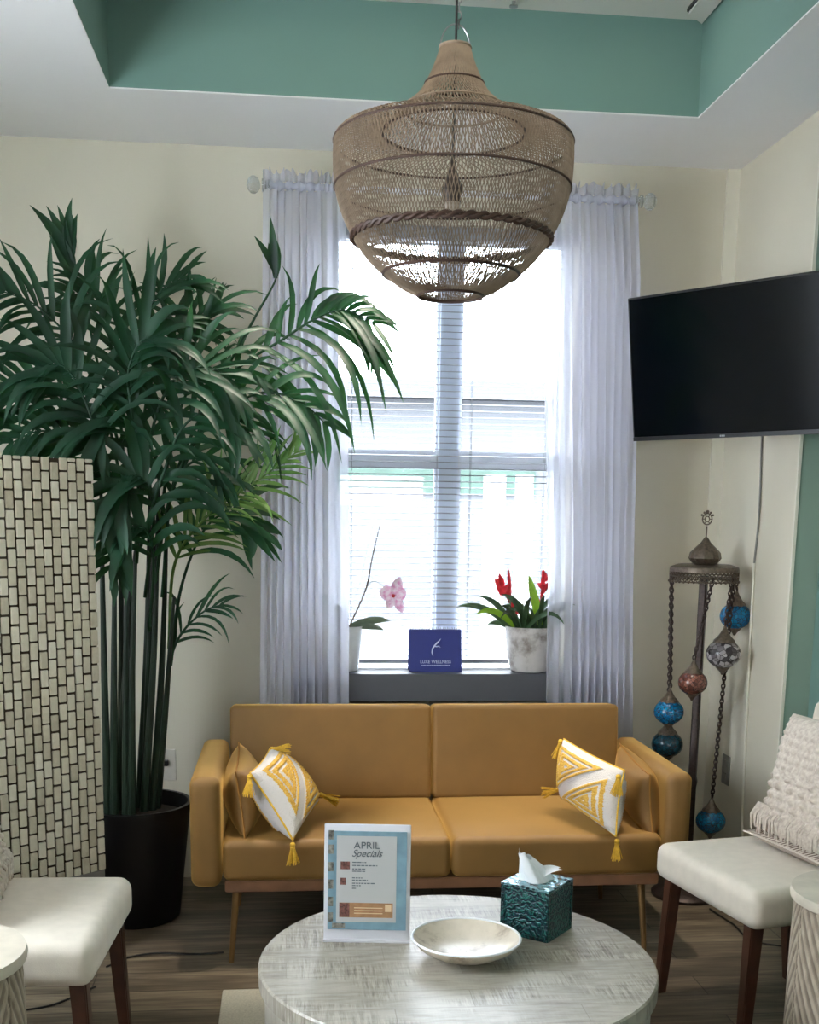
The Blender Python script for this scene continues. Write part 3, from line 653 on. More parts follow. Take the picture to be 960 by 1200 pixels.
for s in range(4):
    fr(-bs/2,bs/2,0.001,.010,s); fr(-bs/2,bs/2,.124,.132,s); fr(-bs/2,-bs/2+.009,.010,.124,s); fr(bs/2-.009,bs/2,.010,.124,s)
b.build('raised_border',MT['teal_box'],tb2,smooth=False)
# tissue: folded sheet pulled through the slot
ti=empty('tissue',(.648,2.872,TH+.134),0,'crumpled white tissue sticking out of the teal tissue box','tissue')
b=MB()
def tis(u,v):
    th=u*2*PI; r=(.028*(1-v)**1.0+.011)*(1+.22*math.sin(3*th+2*v)+.05*math.sin(7*th)); r*= (1+.35*v)
    lean_=Vector((-.038*v**1.3,.0,.0)); zz=-.01+v*(.086+.010*math.cos(th-PI)+.006*math.sin(3*th))
    p=Vector((r*math.cos(th)*1.15,r*math.sin(th)*.7,zz))+lean_
    return p
b.grid(tis,48,14,closeu=True); b.uv=1; b.build('sheet',MT['tissue'],ti,angle=80)
b=MB()
def ti2(u,v): return Vector((.006+.052*v+.004*math.sin(9*u),-.012+.030*u-.006*v,.01+.045*v*(1-.45*v)+.025*u*(1-v)))
b.grid(ti2,10,10); b.uv=1; b.build('fold',MT['tissue'],ti,angle=80)
# ------------------------------------------------------------------ accent chairs
def chair(mir,label,loc_,rz_):
    r=empty('accent_chair',loc_,rz_,label,'chair','cream upholstered dining chairs'); s=mir
    # local: +x points to the front of the chair
    w,d=.53,.50
    def tp(p):
        k=1+.03*(p.x/.25); return Vector((p.x,p.y*k,p.z))
    b=MB(); b.rbox((0,0,.432),(d,w,.115),.036,6,puff=.008,taper=tp); b.build('seat',MT['cream_linen'],r,angle=180)
    b=MB(); rot=Matrix.Rotation(-.16,3,'Y'); b.rbox((-.285,0,.66),(.075,w-.03,.54),.03,5,rot=rot); b.build('backrest',MT['cream_linen'],r,angle=180)
    for x,y,dx,dy in ((.205,-.215,.022,-.012),(.205,.215,.022,.012),(-.205,-.20,-.035,0),(-.205,.20,-.035,0)):
        b=MB(); t0,t1=.021,.015
        vs=[(x+a*t0,y+c*t0,.39) for a,c in((-1,-1),(1,-1),(1,1),(-1,1))]+[(x+dx+a*t1,y+dy+c*t1,0) for a,c in((-1,-1),(1,-1),(1,1),(-1,1))]
        b.add(vs,[(0,1,2,3),(7,6,5,4),(0,4,5,1),(1,5,6,2),(2,6,7,3),(3,7,4,0)]); b.build('leg',MT['dark_wood'],r,smooth=True,bevel=.003)
    return r
angR=math.atan2(-.21,-.978); chR=chair(1,'cream upholstered chair with dark wooden legs right of the sofa',(1.452,3.24,0),angR)
chL=copy_tree(chR,(-.70,2.945,0),math.radians(-3),'cream upholstered chair with dark wooden legs left of the sofa')
# knitted cushions: a relief of stitches, bobbles and a fringe
def knit_cushion(loc_,rz_,label,s=1):
    r=empty('knitted_cushion',loc_,rz_,label,'cushion','cream knitted cushions on the chairs')
    W_,H_,T_=.44,.385,.13; tilt=Matrix.Rotation(-.20,3,'Y')
    def surf(side):
        def f(u,v):
            a,c=2*u-1,2*v-1; y=W_/2*a*(1-.05*(1-c*c)); z=H_/2*(1+c)
            h=T_/2*(max(0,(1-a**4)*(1-abs(c)**3.2)))**.5
            if side>0 and .03<u<.97 and .03<v<.97:
                if v>.86: rel=.005*abs(math.sin(u*44+ (int(v*36)%2)*1.6))
                elif v>.56: rel=.008*abs(math.sin(u*40))*abs(math.sin(v*46))
                elif v>.50: rel=.008*abs(math.sin(u*36+v*60))
                else:
                    rw=v*13; rel=.020*max(0,math.sin((rw-int(rw))*PI))**.8*(.25+.75*max(0,math.sin(u*46+int(rw)*2.1)))
                h+=rel
            return tilt@Vector((side*h+.0,y,z))
        return f
    b=MB(); b.grid(surf(1),120,90); b.grid(surf(-1),30,20); b.build('cover',MT['knit'],r,angle=180)
    b=MB(); rnd=random.Random(5)
    for k in range(95):
        u=k/94; y=W_/2*(2*u-1)*1.0; p=tilt@Vector((.046+.010*math.sin(PI*u),y,.092)); 
        L_=rnd.uniform(.07,.095); q=Vector((rnd.uniform(.014,.030),rnd.uniform(-.006,.006),-L_*.9))
        b.tube([p,p+q*.5+Vector((.014,0,.004)),p+q],[.003,.0036,.0028],5)
    b.build('fringe',MT['knit'],r)
    return r
kc=knit_cushion((1.495,3.20,.480),angR,'cream bobble knit cushion with a fringe leaning in the right chair')
hc=empty('chevron_cushion',(1.585,3.225,.498),angR,'brown and cream chevron cushion tucked under the knitted one on the right chair','cushion')
def flatc(parent,hx,hy,t,z,mat):
    cs=[Vector(parent.location)+Vector(p) for p in ((-hx,-hy,z),(hx,-hy,z),(-hx,hy,z),(hx,hy,z))]; return pillow_mesh(cs,t,mat,'cover',parent)
flatc(hc,.11,.225,.075,.030,MT['herring'])[1].build('piping',MT['herring'],hc)
kc.location.z+=.045; kc.location.x+=.045
kl=copy_tree(kc,(-.80,2.96,.492),0.06,'cream knitted cushion with a fringe at the left edge on the left chair')
# ------------------------------------------------------------------ carved drum side tables
def drum(loc_,label):
    r=empty('side_table',loc_,0,label,'side table','carved drum side tables'); R_,H_=.2,.585
    def f(u,v):
        th=2*PI*u; z=.02+v*(H_-.05); x=u*10; col=int(x); fx=x-col; sgn=1 if col%2 else -1
        s=math.sin((fx*.12+sgn*z*.50)*2*PI/.026); s2=max(-.7,min(.7,s))
        edge=min(fx,1-fx); k=.0026*s2 - (.004 if edge<.05 else 0)
        bl=1-.02*abs(2*v-1)**3
        rr=(R_-.010)*bl+k; return Vector((rr*math.cos(th),rr*math.sin(th),z))
    b=MB(); b.grid(f,520,150,closeu=True); b.build('carved_body',MT['carved'],r,angle=180)
    b=MB(); b.lathe([(R_-.012,H_-.030),(R_-.002,H_-.024),(R_,H_-.012),(R_-.003,H_)],n=72); b.build('tabletop',MT['drum_top'],r,angle=35)
    b=MB(); b.lathe([(R_-.02,0),(R_-.015,.004),(R_-.014,.022)],n=64); b.build('base',MT['whitewash_side'],r,angle=35)
    return r
dr=drum((1.452,2.64,0),'carved whitewashed drum side table at the right edge beside the chair')
copy_tree(dr,(-.75,2.38,0),.3,'carved whitewashed drum side table at the lower left beside the chair')
# rug under the table
b=MB(); b.rbox((.32,2.55,.006),(1.06,1.90,.011),.005,2); o=b.build('rug',MT['rug'],origin=(.32,2.55,0),angle=60); tag(o,'cream woven rug lying under the round coffee table','rug')
# ------------------------------------------------------------------ folding screen
q0=aY(-75,600,3.52); q1=aY(109,600,3.87); q0.z=0;q1.z=0
wd=(q1-q0).length; ang=math.atan2(q1.y-q0.y,q1.x-q0.x)
scn=empty('folding_screen',q0,ang,'pale stone-tiled folding screen panel in front of the palm','screen')
zt=1.655; zb=.30
b=MB(); b.bar(0,wd-.002,0,.022,.06,zt-.002); b.build('panel_board',MT['grout'],scn,smooth=False)
b=MB(); b.bar(.004,wd-.004,-.008,0,.02,zb); b.build('foot_board',MT['screen_edge'],scn,smooth=False)
b=MB(); cw=.0312; ch=.0585; g=.0062; ncol=int(wd/cw); rnd=random.Random(11)
for i in range(ncol+1):
    x1=wd-i*cw; x0=x1-cw+g
    if x0<0: break
    z=zb-(ch*.5 if i%2 else 0)+rnd.uniform(-.002,.002)
    while z<zt-.004:
        a=max(z,zb); c_=min(z+ch-g+rnd.uniform(-.002,.001),zt)
        if c_-a>.008:
            j=rnd.uniform(-.0012,.0012); b.box(((x0+x1)/2+j,-.0035,(a+c_)/2),(x1-x0,.008,c_-a),Matrix.Rotation(rnd.uniform(-.008,.008),3,'Y'))
        z+=ch
tl=b.build('tile_facing',MT['tiles'],scn,smooth=True,bevel=.0016)
# ------------------------------------------------------------------ palm
pc=Vector((-.57,4.24,0)); pm=empty('potted_palm',pc,0,'tall dark green palm with arching fronds in a black pot left of the sofa','plant')
def PL(mb,name,mat,**k): return loc(mb,pm,name,mat,**k)
b=MB(); b.lathe([(.150,0),(.162,.01),(.205,.405),(.212,.42),(.212,.44),(.198,.44),(.192,.395),(.19,.385)],pc,48,capt=False); PL(b,'pot',MT['black_pot'],angle=50)
b=MB(); b.lathe([(.19,.385),(.12,.40),(.01,.405)],pc,32,capb=False); PL(b,'soil',MT['soil'])
FR=[]
def frond(pts,nl,Ls,w=.030,droop=1.0,mat='palm',up=.9,seed=0,side=(1,1),start=.18,norm=None,r0=.006,ls=(1,1),dr=(1,1)):
    rnd=random.Random(seed); P=[aY(x,y,Y) for x,y,Y in pts]; N_=40; C_=spline(P,N_); b=MB()
    b.tube(C_,[r0*(1-.8*i/N_)+.0008 for i in range(N_+1)],6)
    for k in range(nl):
        t=start+(1-start)*(k+.5)/nl
        for sd in (0,1):
            if rnd.random()>side[sd]: continue
            i=min(N_-1,int(t*N_)); p=C_[i].lerp(C_[i+1],t*N_-i); tg=(C_[i+1]-C_[i]).normalized()
            nn=Vector((rnd.uniform(-.25,.25),-1,.45+rnd.uniform(-.2,.2))) if norm is None else Vector(norm)
            sv=tg.cross(nn).normalized()*(1 if sd==0 else -1)
            fwd=.35+.9*t
            d=(sv*up+tg*fwd+Vector((rnd.uniform(-.12,.12),rnd.uniform(-.45,.25),rnd.uniform(-.05,.15)))).normalized()
            L_=Ls*ls[sd]*(math.sin(PI*(.18+.74*t))**.7)*rnd.uniform(.72,1.15); n=7; seg=L_/n; q=p.copy(); ring=[]
            kd=rnd.uniform(.6,1.6); cvx=rnd.uniform(-.09,.09); ww=w*rnd.uniform(.65,1.1); tw=rnd.uniform(-.5,.5)
            vs=[]
            for m in range(n+1):
                s_=m/n; wid=ww*(.25+.75*math.sin(PI*min(1,s_*1.35+.08))**.8 if s_<.5 else (1-((s_-.5)/.5)**1.6)); wid=max(wid,.0006)*.5
                sv2=d.cross(Vector((math.sin(tw)*.5,-.8,.6))); sv2=sv2.normalized() if sv2.length>.05 else Vector((0,0,1))
                nr=sv2.cross(d).normalized()
                vs+= [q+sv2*wid+nr*wid*.35, q.copy(), q-sv2*wid+nr*wid*.35]
                d=(d+Vector((cvx,0,-droop*dr[sd]*kd*(.05+.42*s_)*L_/.3))).normalized(); q=q+d*seg
            fs=[]
            for m in range(n): a=m*3; fs+=[(a,a+1,a+4,a+3),(a+1,a+2,a+5,a+4)]
            b.add(vs,fs)
    b.uv=1; PL(b,'frond',MT[mat],angle=180)
# right arching fronds
frond([(190,700,4.20),(205,560,4.18),(262,449,4.1),(334,396,4.02),(375,371,3.98),(406,364,3.95),(440,380,3.93)],20,.46,.028,.60,seed=1,up=.95,start=.28,ls=(1,.46),dr=(1.25,2.8))
frond([(178,720,4.2),(195,600,4.15),(235,505,4.05),(300,462,3.98),(350,470,3.94),(385,500,3.92)],11,.36,.030,.8,seed=2,start=.3,ls=(1,.7),up=.6)
frond([(198,760,4.22),(205,660,4.2),(245,603,4.12),(295,568,4.05),(350,528,3.98)],20,.25,.019,.40,'palm2',seed=3,start=.25,up=.6)
frond([(200,780,4.22),(212,690,4.2),(240,620,4.2),(275,600,4.2),(300,625,4.2)],11,.26,.034,.7,seed=4,start=.35)
frond([(196,800,4.24),(202,765,4.22),(216,738,4.2),(240,716,4.17),(262,708,4.15)],7,.20,.015,1.3,seed=5,start=.3,up=.5)
frond([(185,650,4.2),(200,520,4.15),(225,440,4.1),(232,380,4.1),(250,362,4.1)],9,.30,.026,.8,seed=6,start=.3,up=.6)
frond([(210,560,4.15),(262,440,4.08),(300,370,4.05),(322,330,4.05),(322,315,4.05)],3,.22,.026,.05,seed=7,start=.75,up=.2)
# crown and left
frond([(160,640,4.2),(150,520,4.2),(135,430,4.2),(118,360,4.2),(100,325,4.2)],9,.30,.028,.7,seed=8,start=.3,up=.6)
frond([(165,600,4.18),(155,480,4.12),(160,400,4.1),(185,345,4.08),(215,325,4.08)],10,.32,.024,.75,seed=9,start=.35,up=.6)
frond([(150,620,4.2),(128,500,4.15),(90,410,4.1),(45,360,4.05),(0,340,4.0)],14,.34,.028,.8,seed=10,start=.25)
frond([(150,640,4.2),(120,540,4.15),(80,480,4.1),(30,450,4.05),(-25,450,4.0)],13,.36,.028,.8,seed=11,start=.2)
frond([(150,660,4.18),(130,560,4.1),(95,520,4.05),(50,505,4.0),(10,520,3.98)],12,.32,.032,.9,seed=12,start=.2)
frond([(160,640,4.15),(175,520,4.05),(200,450,4.0),(240,430,3.97),(280,450,3.95)],14,.36,.036,.9,seed=13,start=.25)
frond([(160,660,4.15),(165,560,4.08),(150,500,4.02),(125,490,4.0),(105,520,3.98)],12,.34,.038,1.1,seed=14,start=.2)
frond([(170,700,4.12),(180,600,4.05),(165,560,4.0),(140,565,3.97),(120,610,3.95)],13,.32,.038,1.1,seed=15,start=.25)
frond([(175,740,4.12),(180,660,4.06),(170,620,4.02),(145,625,3.98),(128,670,3.96)],12,.28,.036,1.0,seed=16,start=.25)
frond([(180,700,4.2),(195,600,4.12),(215,550,4.1),(245,540,4.08),(275,570,4.06)],9,.28,.026,.9,seed=17,start=.2)
frond([(150,600,4.25),(140,480,4.3),(130,400,4.3),(105,350,4.3),(70,345,4.3)],9,.30,.028,.8,seed=18,start=.3)
frond([(160,600,4.25),(170,480,4.3),(185,420,4.3),(215,380,4.3),(245,375,4.3)],12,.30,.028,.7,seed=19,start=.3)
frond([(150,620,4.1),(155,500,4.0),(150,440,3.98),(165,400,3.96),(190,395,3.95)],13,.34,.036,.9,seed=20,start=.3)
frond([(140,640,4.1),(120,540,4.0),(100,470,3.98),(75,430,3.96),(45,430,3.95)],13,.34,.034,.9,seed=21,start=.3)
frond([(165,640,4.1),(190,560,4.0),(215,500,3.98),(255,480,3.96),(295,510,3.95)],10,.32,.030,.9,seed=22,start=.2)
frond([(150,560,4.2),(120,450,4.2),(100,360,4.2),(88,320,4.2),(82,295,4.2)],4,.30,.040,.05,seed=23,start=.75,up=.15)
# canes
rnd=random.Random(4)
for (x0,x1,y1) in ((126,118,560),(133,135,600),(140,140,560),(147,152,540),(154,160,620),(163,176,560),(170,180,640),(178,196,600),(183,204,700),(137,165,580),(168,186,560)):
    p0_=aY(x0,935,4.24+rnd.uniform(-.07,.07)); p0_.z=.395; dx=p0_-pc; dx.z=0
    if dx.length>.16: p0_=pc+dx.normalized()*.16; p0_.z=.395
    p1_=aY(x1,y1,4.2+rnd.uniform(-.04,.05)); b=MB(); mid=p0_.lerp(p1_,.5)+Vector((rnd.uniform(-.012,.012),0,0)); b.tube(spline([p0_,mid,p1_],10),[.0165-.0011*i for i in range(11)],8); PL(b,'cane',MT['stem_green'])
# ------------------------------------------------------------------ pendant lamp
LXc,LYc=.371,2.75
pn=empty('pendant_lamp',(LXc,LYc,1.986),0,'large woven wicker pendant lamp hanging above the round table','pendant lamp')
zA=lambda z:z-1.986
prof_cone=[(.033,2.512),(.046,2.475),(.064,2.438),(.082,2.412),(.113,2.385),(.158,2.336)]
prof_sh=[(.158,2.336),(.215,2.334),(.258,2.326),(.267,2.313)]
prof_up=[(.267,2.313),(.268,2.27),(.264,2.218),(.249,2.165),(.224,2.113)]
prof_lo=[(.224,2.113),(.192,2.070),(.153,2.036),(.110,2.006),(.073,1.990)]
def strands(prof,n,tw,rad,steps,b):
    P=[Vector((r,0,zA(z))) for r,z in prof]; S_=spline(P,steps)
    for k in range(n):
        th0=2*PI*k/n; b.tube([Vector((p.x*math.cos(th0+tw*i/steps),p.x*math.sin(th0+tw*i/steps),p.z)) for i,p in enumerate(S_)],rad,4,caps=False)
b=MB(); strands(prof_cone,110,.35,.0013,14,b); strands(prof_cone,60,-.5,.0012,14,b); b.build('woven_neck',MT['wicker'],pn)
b=MB(); strands(prof_sh,170,.12,.0011,6,b); strands(prof_sh,90,-.25,.0011,6,b); b.build('woven_shoulder',MT['wicker'],pn)
b=MB(); strands(prof_up,200,.22,.00125,14,b); strands(prof_up,200,-.22,.00125,14,b); b.build('woven_band',MT['wicker'],pn)
b=MB(); strands(prof_lo,170,.18,.00125,12,b); strands(prof_lo,80,-.10,.0012,12,b); b.build('woven_bowl',MT['wicker'],pn)
b=MB(); strands([(.073,1.990),(.071,1.998),(.069,2.008)],120,.05,.0012,3,b); b.build('bottom_opening',MT['wicker'],pn)
for r,z,rr,mt in ((.033,2.512,.004,'wicker'),(.0655,2.437,.0025,'wicker_dark'),(.114,2.385,.0025,'wicker'),(.159,2.336,.0032,'wicker_dark'),(.267,2.313,.0028,'wicker_dark'),(.265,2.218,.0028,'wicker_dark'),(.155,2.036,.0035,'wicker_dark'),(.074,1.990,.004,'wicker_dark')):
    b=MB(); b.ring((0,0,zA(z)),r,rr,72,6); b.build('hoop',MT[mt],pn)
b=MB(); b.tube([Vector(((.2245+.0022*math.cos(26*t))*math.cos(t),(.2245+.0022*math.cos(26*t))*math.sin(t),zA(2.113)+.005*math.sin(26*t))) for t in [2*PI*i/312 for i in range(312)]],.0048,6,closed=True)
b.tube([Vector(((.2245-.0022*math.cos(26*t))*math.cos(t),(.2245-.0022*math.cos(26*t))*math.sin(t),zA(2.113)-.005*math.sin(26*t))) for t in [2*PI*i/312 for i in range(312)]],.0048,6,closed=True)
o=b.build('bound_hoop',MT['wicker_dark'],pn); o['label']='dark twisted hoop'
b=MB(); b.tube([(0,0,TZ-1.986-.02),(0.002,0,zA(2.7)),(0,0,zA(2.24))],.0028,6); b.build('cord',MT['cord_black'],pn)
b=MB()
for k in range(34):
    z=zA(2.56)+k*.0172
    b.tube([Vector((.007+.005*math.cos(a)*(k%2),.005*math.cos(a)*((k+1)%2),z+.010*math.sin(a))) for a in [2*PI*i/10 for i in range(10)]],.0013,4,closed=True)
b.build('chain',MT['steel'],pn)
b=MB()
for s in(-1,1):
    b.tube([Vector((s*.033*math.sin(a),0,zA(2.510)+.050*(math.cos(a)+0)*1.0)) for a in [PI/2*i/10 for i in range(11)]],.0018,5)
b.build('hanger_loop',MT['steel'],pn)
b=MB(); b.lathe([(.05,TZ-1.986-.001),(.05,TZ-1.986-.018),(.01,TZ-1.986-.03)],n=28); b.build('ceiling_rose',MT['socket'],pn)
b=MB(); b.lathe([(.004,zA(2.285)),(.007,zA(2.265)),(.016,zA(2.238)),(.0235,zA(2.222)),(.0235,zA(2.212)),(.019,zA(2.205)),(.019,zA(2.19))],n=24); b.build('socket',MT['socket'],pn)
b=MB(); b.sphere((0,0,zA(2.184)),.019,16,10,(1,1,1.1)); b.build('bulb',MT['bulb'],pn)
# ------------------------------------------------------------------ television
tvs=.9434; TL=Vector((1.2777*tvs,4.4825*tvs,1.5+.812*tvs)); ya,ti_=-.90805,.15407
Rm=Matrix.Rotation(ya,3,'Z')@Matrix.Rotation(ti_,3,'X'); TW,THh=.887,.50
ctr=TL+Rm@Vector((TW/2,0,-THh/2))
tv=bpy.data.objects.new('television',None); C.objects.link(tv); tv.location=ctr; tv.rotation_euler=Rm.to_euler(); tag(tv,'flat black television mounted on the right wall, tilted toward the room','television')
b=MB(); b.rbox((0,.022,0),(TW,.044,THh),.006,3); b.build('casing',MT['tv_body'],tv,angle=40)
b=MB(); b.bar(-TW/2+.008,TW/2-.008,-.0012,.001,-THh/2+.016,THh/2-.008); b.build('screen_panel',MT['screen'],tv,smooth=False)
b=MB(); b.bar(-TW/2+.004,TW/2-.004,-.003,.0,-THh/2+.001,-THh/2+.015); b.build('lower_bezel',MT['tv_body'],tv,smooth=False)
b=MB()
for k,x in enumerate((-.008,-.001,.006)): b.bar(x,x+.005,-.0042,-.003,-THh/2+.005,-THh/2+.011)
ox=-TW/2+.42*TW
b.v=[(p[0]+ox,p[1],p[2]) for p in b.v]; b.build('maker_mark',MT['logo_grey'],tv,smooth=False)
b=MB(); b.box((.02,.058,0),(.34,.03,.24)); b.build('rear_housing',MT['tv_body'],tv,smooth=False)
mo=empty('mounting_arm',(PX,4.10,ctr.z),0,'black folding metal arm holding the television to the right wall','bracket')
bc=Rm@Vector((.02,.076,0))+ctr-Vector(mo.location)
b=MB(); b.box((-.012,0,0),(.022,.10,.26)); b.build('wall_plate',MT['tv_body'],mo,smooth=False)
b=MB(); b.tube([(-.02,0,0),(-.05,.1,0),bc],.014,8); b.build('arm',MT['tv_body'],mo)
# cable
cb=[aX(893,516,PX-.006),aX(890,600,PX-.006),aX(884,660,PX-.006)]
b=MB(); st=aX(893,505,PX-.006); b.tube(spline([st+Vector((0,0,.1))]+cb,14),.004,6)
tvc=empty('television_cable',(PX,cb[0].y,.3),0,'thin cable running down the right wall below the television','cable'); loc(b,tvc,'cord',MT['plate_grey'])
b=MB(); b.tube(spline([cb[-1],aX(878,780,PX-.006),aX(871,930,PX-.006),aX(869,1000,PX-.006)],14),.005,6); o=loc(b,tvc,'raceway',MT['wall_trim']); o['label']='white painted length of the cable'
# ------------------------------------------------------------------ mosaic floor lamp
lx,ly=1.592,4.35; fl_=empty('floor_lamp',(lx,ly,0),0,'dark metal floor lamp with hanging blue mosaic glass globes in the corner','floor lamp')
b=MB(); b.lathe([(.135,0),(.138,.012),(.125,.025),(.075,.036),(.03,.06),(.018,.09)],n=40); b.build('base',MT['antique_dark'],fl_)
b=MB(); b.lathe([(.020,.085),(.017,.12),(.017,.45),(.022,.47),(.016,.49),(.016,1.28)],n=16,mod=lambda th,z:1+.12*math.sin(4*th+40*z)); b.build('pole',MT['antique_dark'],fl_)
zD=aY(826,668,ly).z
b=MB(); b.lathe([(.012,zD+.02),(.10,zD+.022),(.128,zD+.012),(.131,zD+.002),(.131,zD-.006),(.126,zD-.006),(.126,zD),(.012,zD+.008)],n=56,capb=False,capt=False)
for zz in (zD-.022,zD-.042): b.ring((0,0,zz),.129,.0028,56,5)
for k in range(48):
    th=2*PI*k/48; t2=th+2*PI/48
    b.tube([(.129*math.cos(th),.129*math.sin(th),zD-.006),(.129*math.cos(t2),.129*math.sin(t2),zD-.024),(.129*math.cos(th),.129*math.sin(th),zD-.042)],.0022,4)
    b.tube([(.129*math.cos(t2),.129*math.sin(t2),zD-.006),(.129*math.cos(th),.129*math.sin(th),zD-.024),(.129*math.cos(t2),.129*math.sin(t2),zD-.042)],.0022,4)
for k in range(40):
    th=2*PI*k/40; b.sphere((.1305*math.cos(th),.1305*math.sin(th),zD-.043),.005,6,4)
b.build('canopy_ring',MT['antique'],fl_)
zf=aY(826,597,ly).z
b=MB(); b.lathe([(.030,zD+.018),(.050,zD+.03),(.060,zD+.045),(.056,zD+.066),(.038,zD+.085),(.018,zD+.105),(.010,zD+.118),(.005,zD+.125)],n=40,mod=lambda th,z:1+.05*math.sin(12*th)); b.build('onion_dome',MT['antique'],fl_)
b=MB(); zc=zf-.036; b.tube([(0,0,zD+.12),(0,0,zc-.026)],.003,8); b.ring((0,0,zc),.021,.0025,28,6,(.25,-1,0)); b.ring((0,0,zc),.010,.002,20,6,(.25,-1,0))
for k in range(6): a=2*PI*k/6; b.tube([(.010*math.cos(a),0,zc+.010*math.sin(a)),(.021*math.cos(a),0,zc+.021*math.sin(a))],.0018,5)
for k in range(-2,3): a=PI/2+k*.5; b.sphere((.026*math.cos(a),0,zc+.027*math.sin(a)),.0045 if k else .007,8,6)
b.build('finial',MT['antique'],fl_)
def chain(p0_,p1_,name='chain'):
    b=MB(); p0_=Vector(p0_);p1_=Vector(p1_); n=max(2,int((p1_-p0_).length/.015)); d=(p1_-p0_)/n
    for k in range(n):
        c=p0_+d*(k+.5); ax=Vector((1,0,0)) if k%2 else Vector((0,1,0))
        b.tube([c+ax*.0070*math.cos(a)+d.normalized()*.011*math.sin(a) for a in [2*PI*i/8 for i in range(8)]],.0030,4,closed=True)
    return b.build(name,MT['antique_dark'],fl_)
def globe(px_,py_,r,mat,label,z_at=None,dy=0,hang=True,cx=None):
    c=aY(px_,py_,ly+dy)-Vector((lx,ly,0)); 
    b=MB(); b.sphere(c,r,28,18,(1,1,.86)); g=b.build('glass_globe',MT[mat],fl_); g['label']=label
    b=MB(); b.lathe([(r*.62,r*.66),(r*.58,r*.80),(r*.34,r*1.05),(r*.22,r*1.25),(r*.10,r*1.5),(.003,r*1.7)],c,24,mod=lambda th,z:1+.05*math.sin(8*th)); b.build('cap',MT['antique'],g)
    b=MB(); b.lathe([(.004,-r*1.25),(r*.16,-r*1.08),(r*.42,-r*.82),(r*.46,-r*.72)],c,20); b.build('drop',MT['antique'],g)
    if hang:
        t=Vector((c.x,c.y,0)); top=Vector(hang) if not isinstance(hang,bool) else t.normalized()*.125
        chain((top.x,top.y,zD-.025),(c.x,c.y,c.z+r*1.65))
    return c
R13=.127
globe(862,722,.060,'glass_blue','bright blue mosaic glass globe',hang=(.124,.0,0))
globe(848,766,.065,'glass_white','black and cream mosaic glass globe',dy=-.10,hang=(.075,-.10,0))
c3=globe(812,800,.055,'glass_amber','dark red mosaic glass globe',dy=-.125,hang=(-.01,-.125,0))
globe(784,834,.058,'glass_blue','blue mosaic glass globe with pale circles',hang=(-.127,.0,0))
globe(782,872,.062,'glass_teal','dark teal mosaic glass globe behind the sofa arm',dy=.05,hang=(-.11,.055,0))
c6=globe(833,962,.058,'glass_blue','lowest blue mosaic glass globe hanging near the floor',dy=-.06,hang=(.085,-.09,0))
# ------------------------------------------------------------------ things on the sill
def rounded_sign():
    p0_,p1_=aY(480,788,4.60),aY(541,787,4.60); w=p1_.x-p0_.x; r=empty('desk_calendar',((p0_.x+p1_.x)/2,4.60,sz),0,'navy blue spiral-bound desk calendar standing on the window sill','calendar')
    h=aY(505,737,4.62).z-sz; dl=math.atan2(.035,h)
    tl_=Matrix.Rotation(-dl,4,'X')
    b=MB(); b.bar(-w/2,w/2,-.002,.002,0,h); b.v=[tuple(tl_@Vector(p)) for p in b.v]; b.build('front_card',MT['navy'],r,smooth=False)
    b=MB(); b.bar(-w/2,w/2,-.002,.002,0,h); t2=Matrix.Translation((0,.072,0))@Matrix.Rotation(dl,4,'X'); b.v=[tuple(t2@Vector(p)) for p in b.v]; b.build('rear_card',MT['navy'],r,smooth=False)
    b=MB()
    for k in range(22):
        x=-w/2+.008+k*(w-.016)/21; b.ring((x,.036,h-.001),.0062,.0011,12,4,(1,0,.15))
    b.build('spiral_binding',MT['steel'],r)
    def TT(x,z): return tl_@Matrix.Translation((x,-.0028,z))@Matrix.Rotation(PI/2,4,'X')
    text_mesh('cover_text','LUXE WELLNESS',.0185,MT['ink_white'],r,TT(0,.034),extrude=.0004,sx=.92)
    b=MB(); x=-w*.27
    rn=random.Random(1)
    while x<w*.27: l=rn.uniform(.004,.012); b.bar(x,x+l,-.0032,-.0022,.025,.0275); x+=l+.002
    b.v=[tuple(tl_@Vector(p)) for p in b.v]; b.build('cover_small_print',MT['ink_white'],r,smooth=False)
    b=MB(); zc=h*.58
    def st(pts,rs): b.tube([tl_@Vector((x,-.0035,zc+z)) for x,z in pts],rs,6)
    st([(.022,.034),(.012,.022),(-.002,.008),(-.012,-.006),(-.015,-.022),(-.010,-.036)],[.0006,.0026,.0032,.003,.0022,.0006])
    st([(-.006,.004),(.004,.002),(.014,.004),(.020,-.002)],[.001,.0028,.002,.0006]); st([(-.002,.010),(.004,.016),(.004,.022)],[.001,.0016,.0005])
    b.build('cover_emblem',MT['ink_white'],r)
rounded_sign()
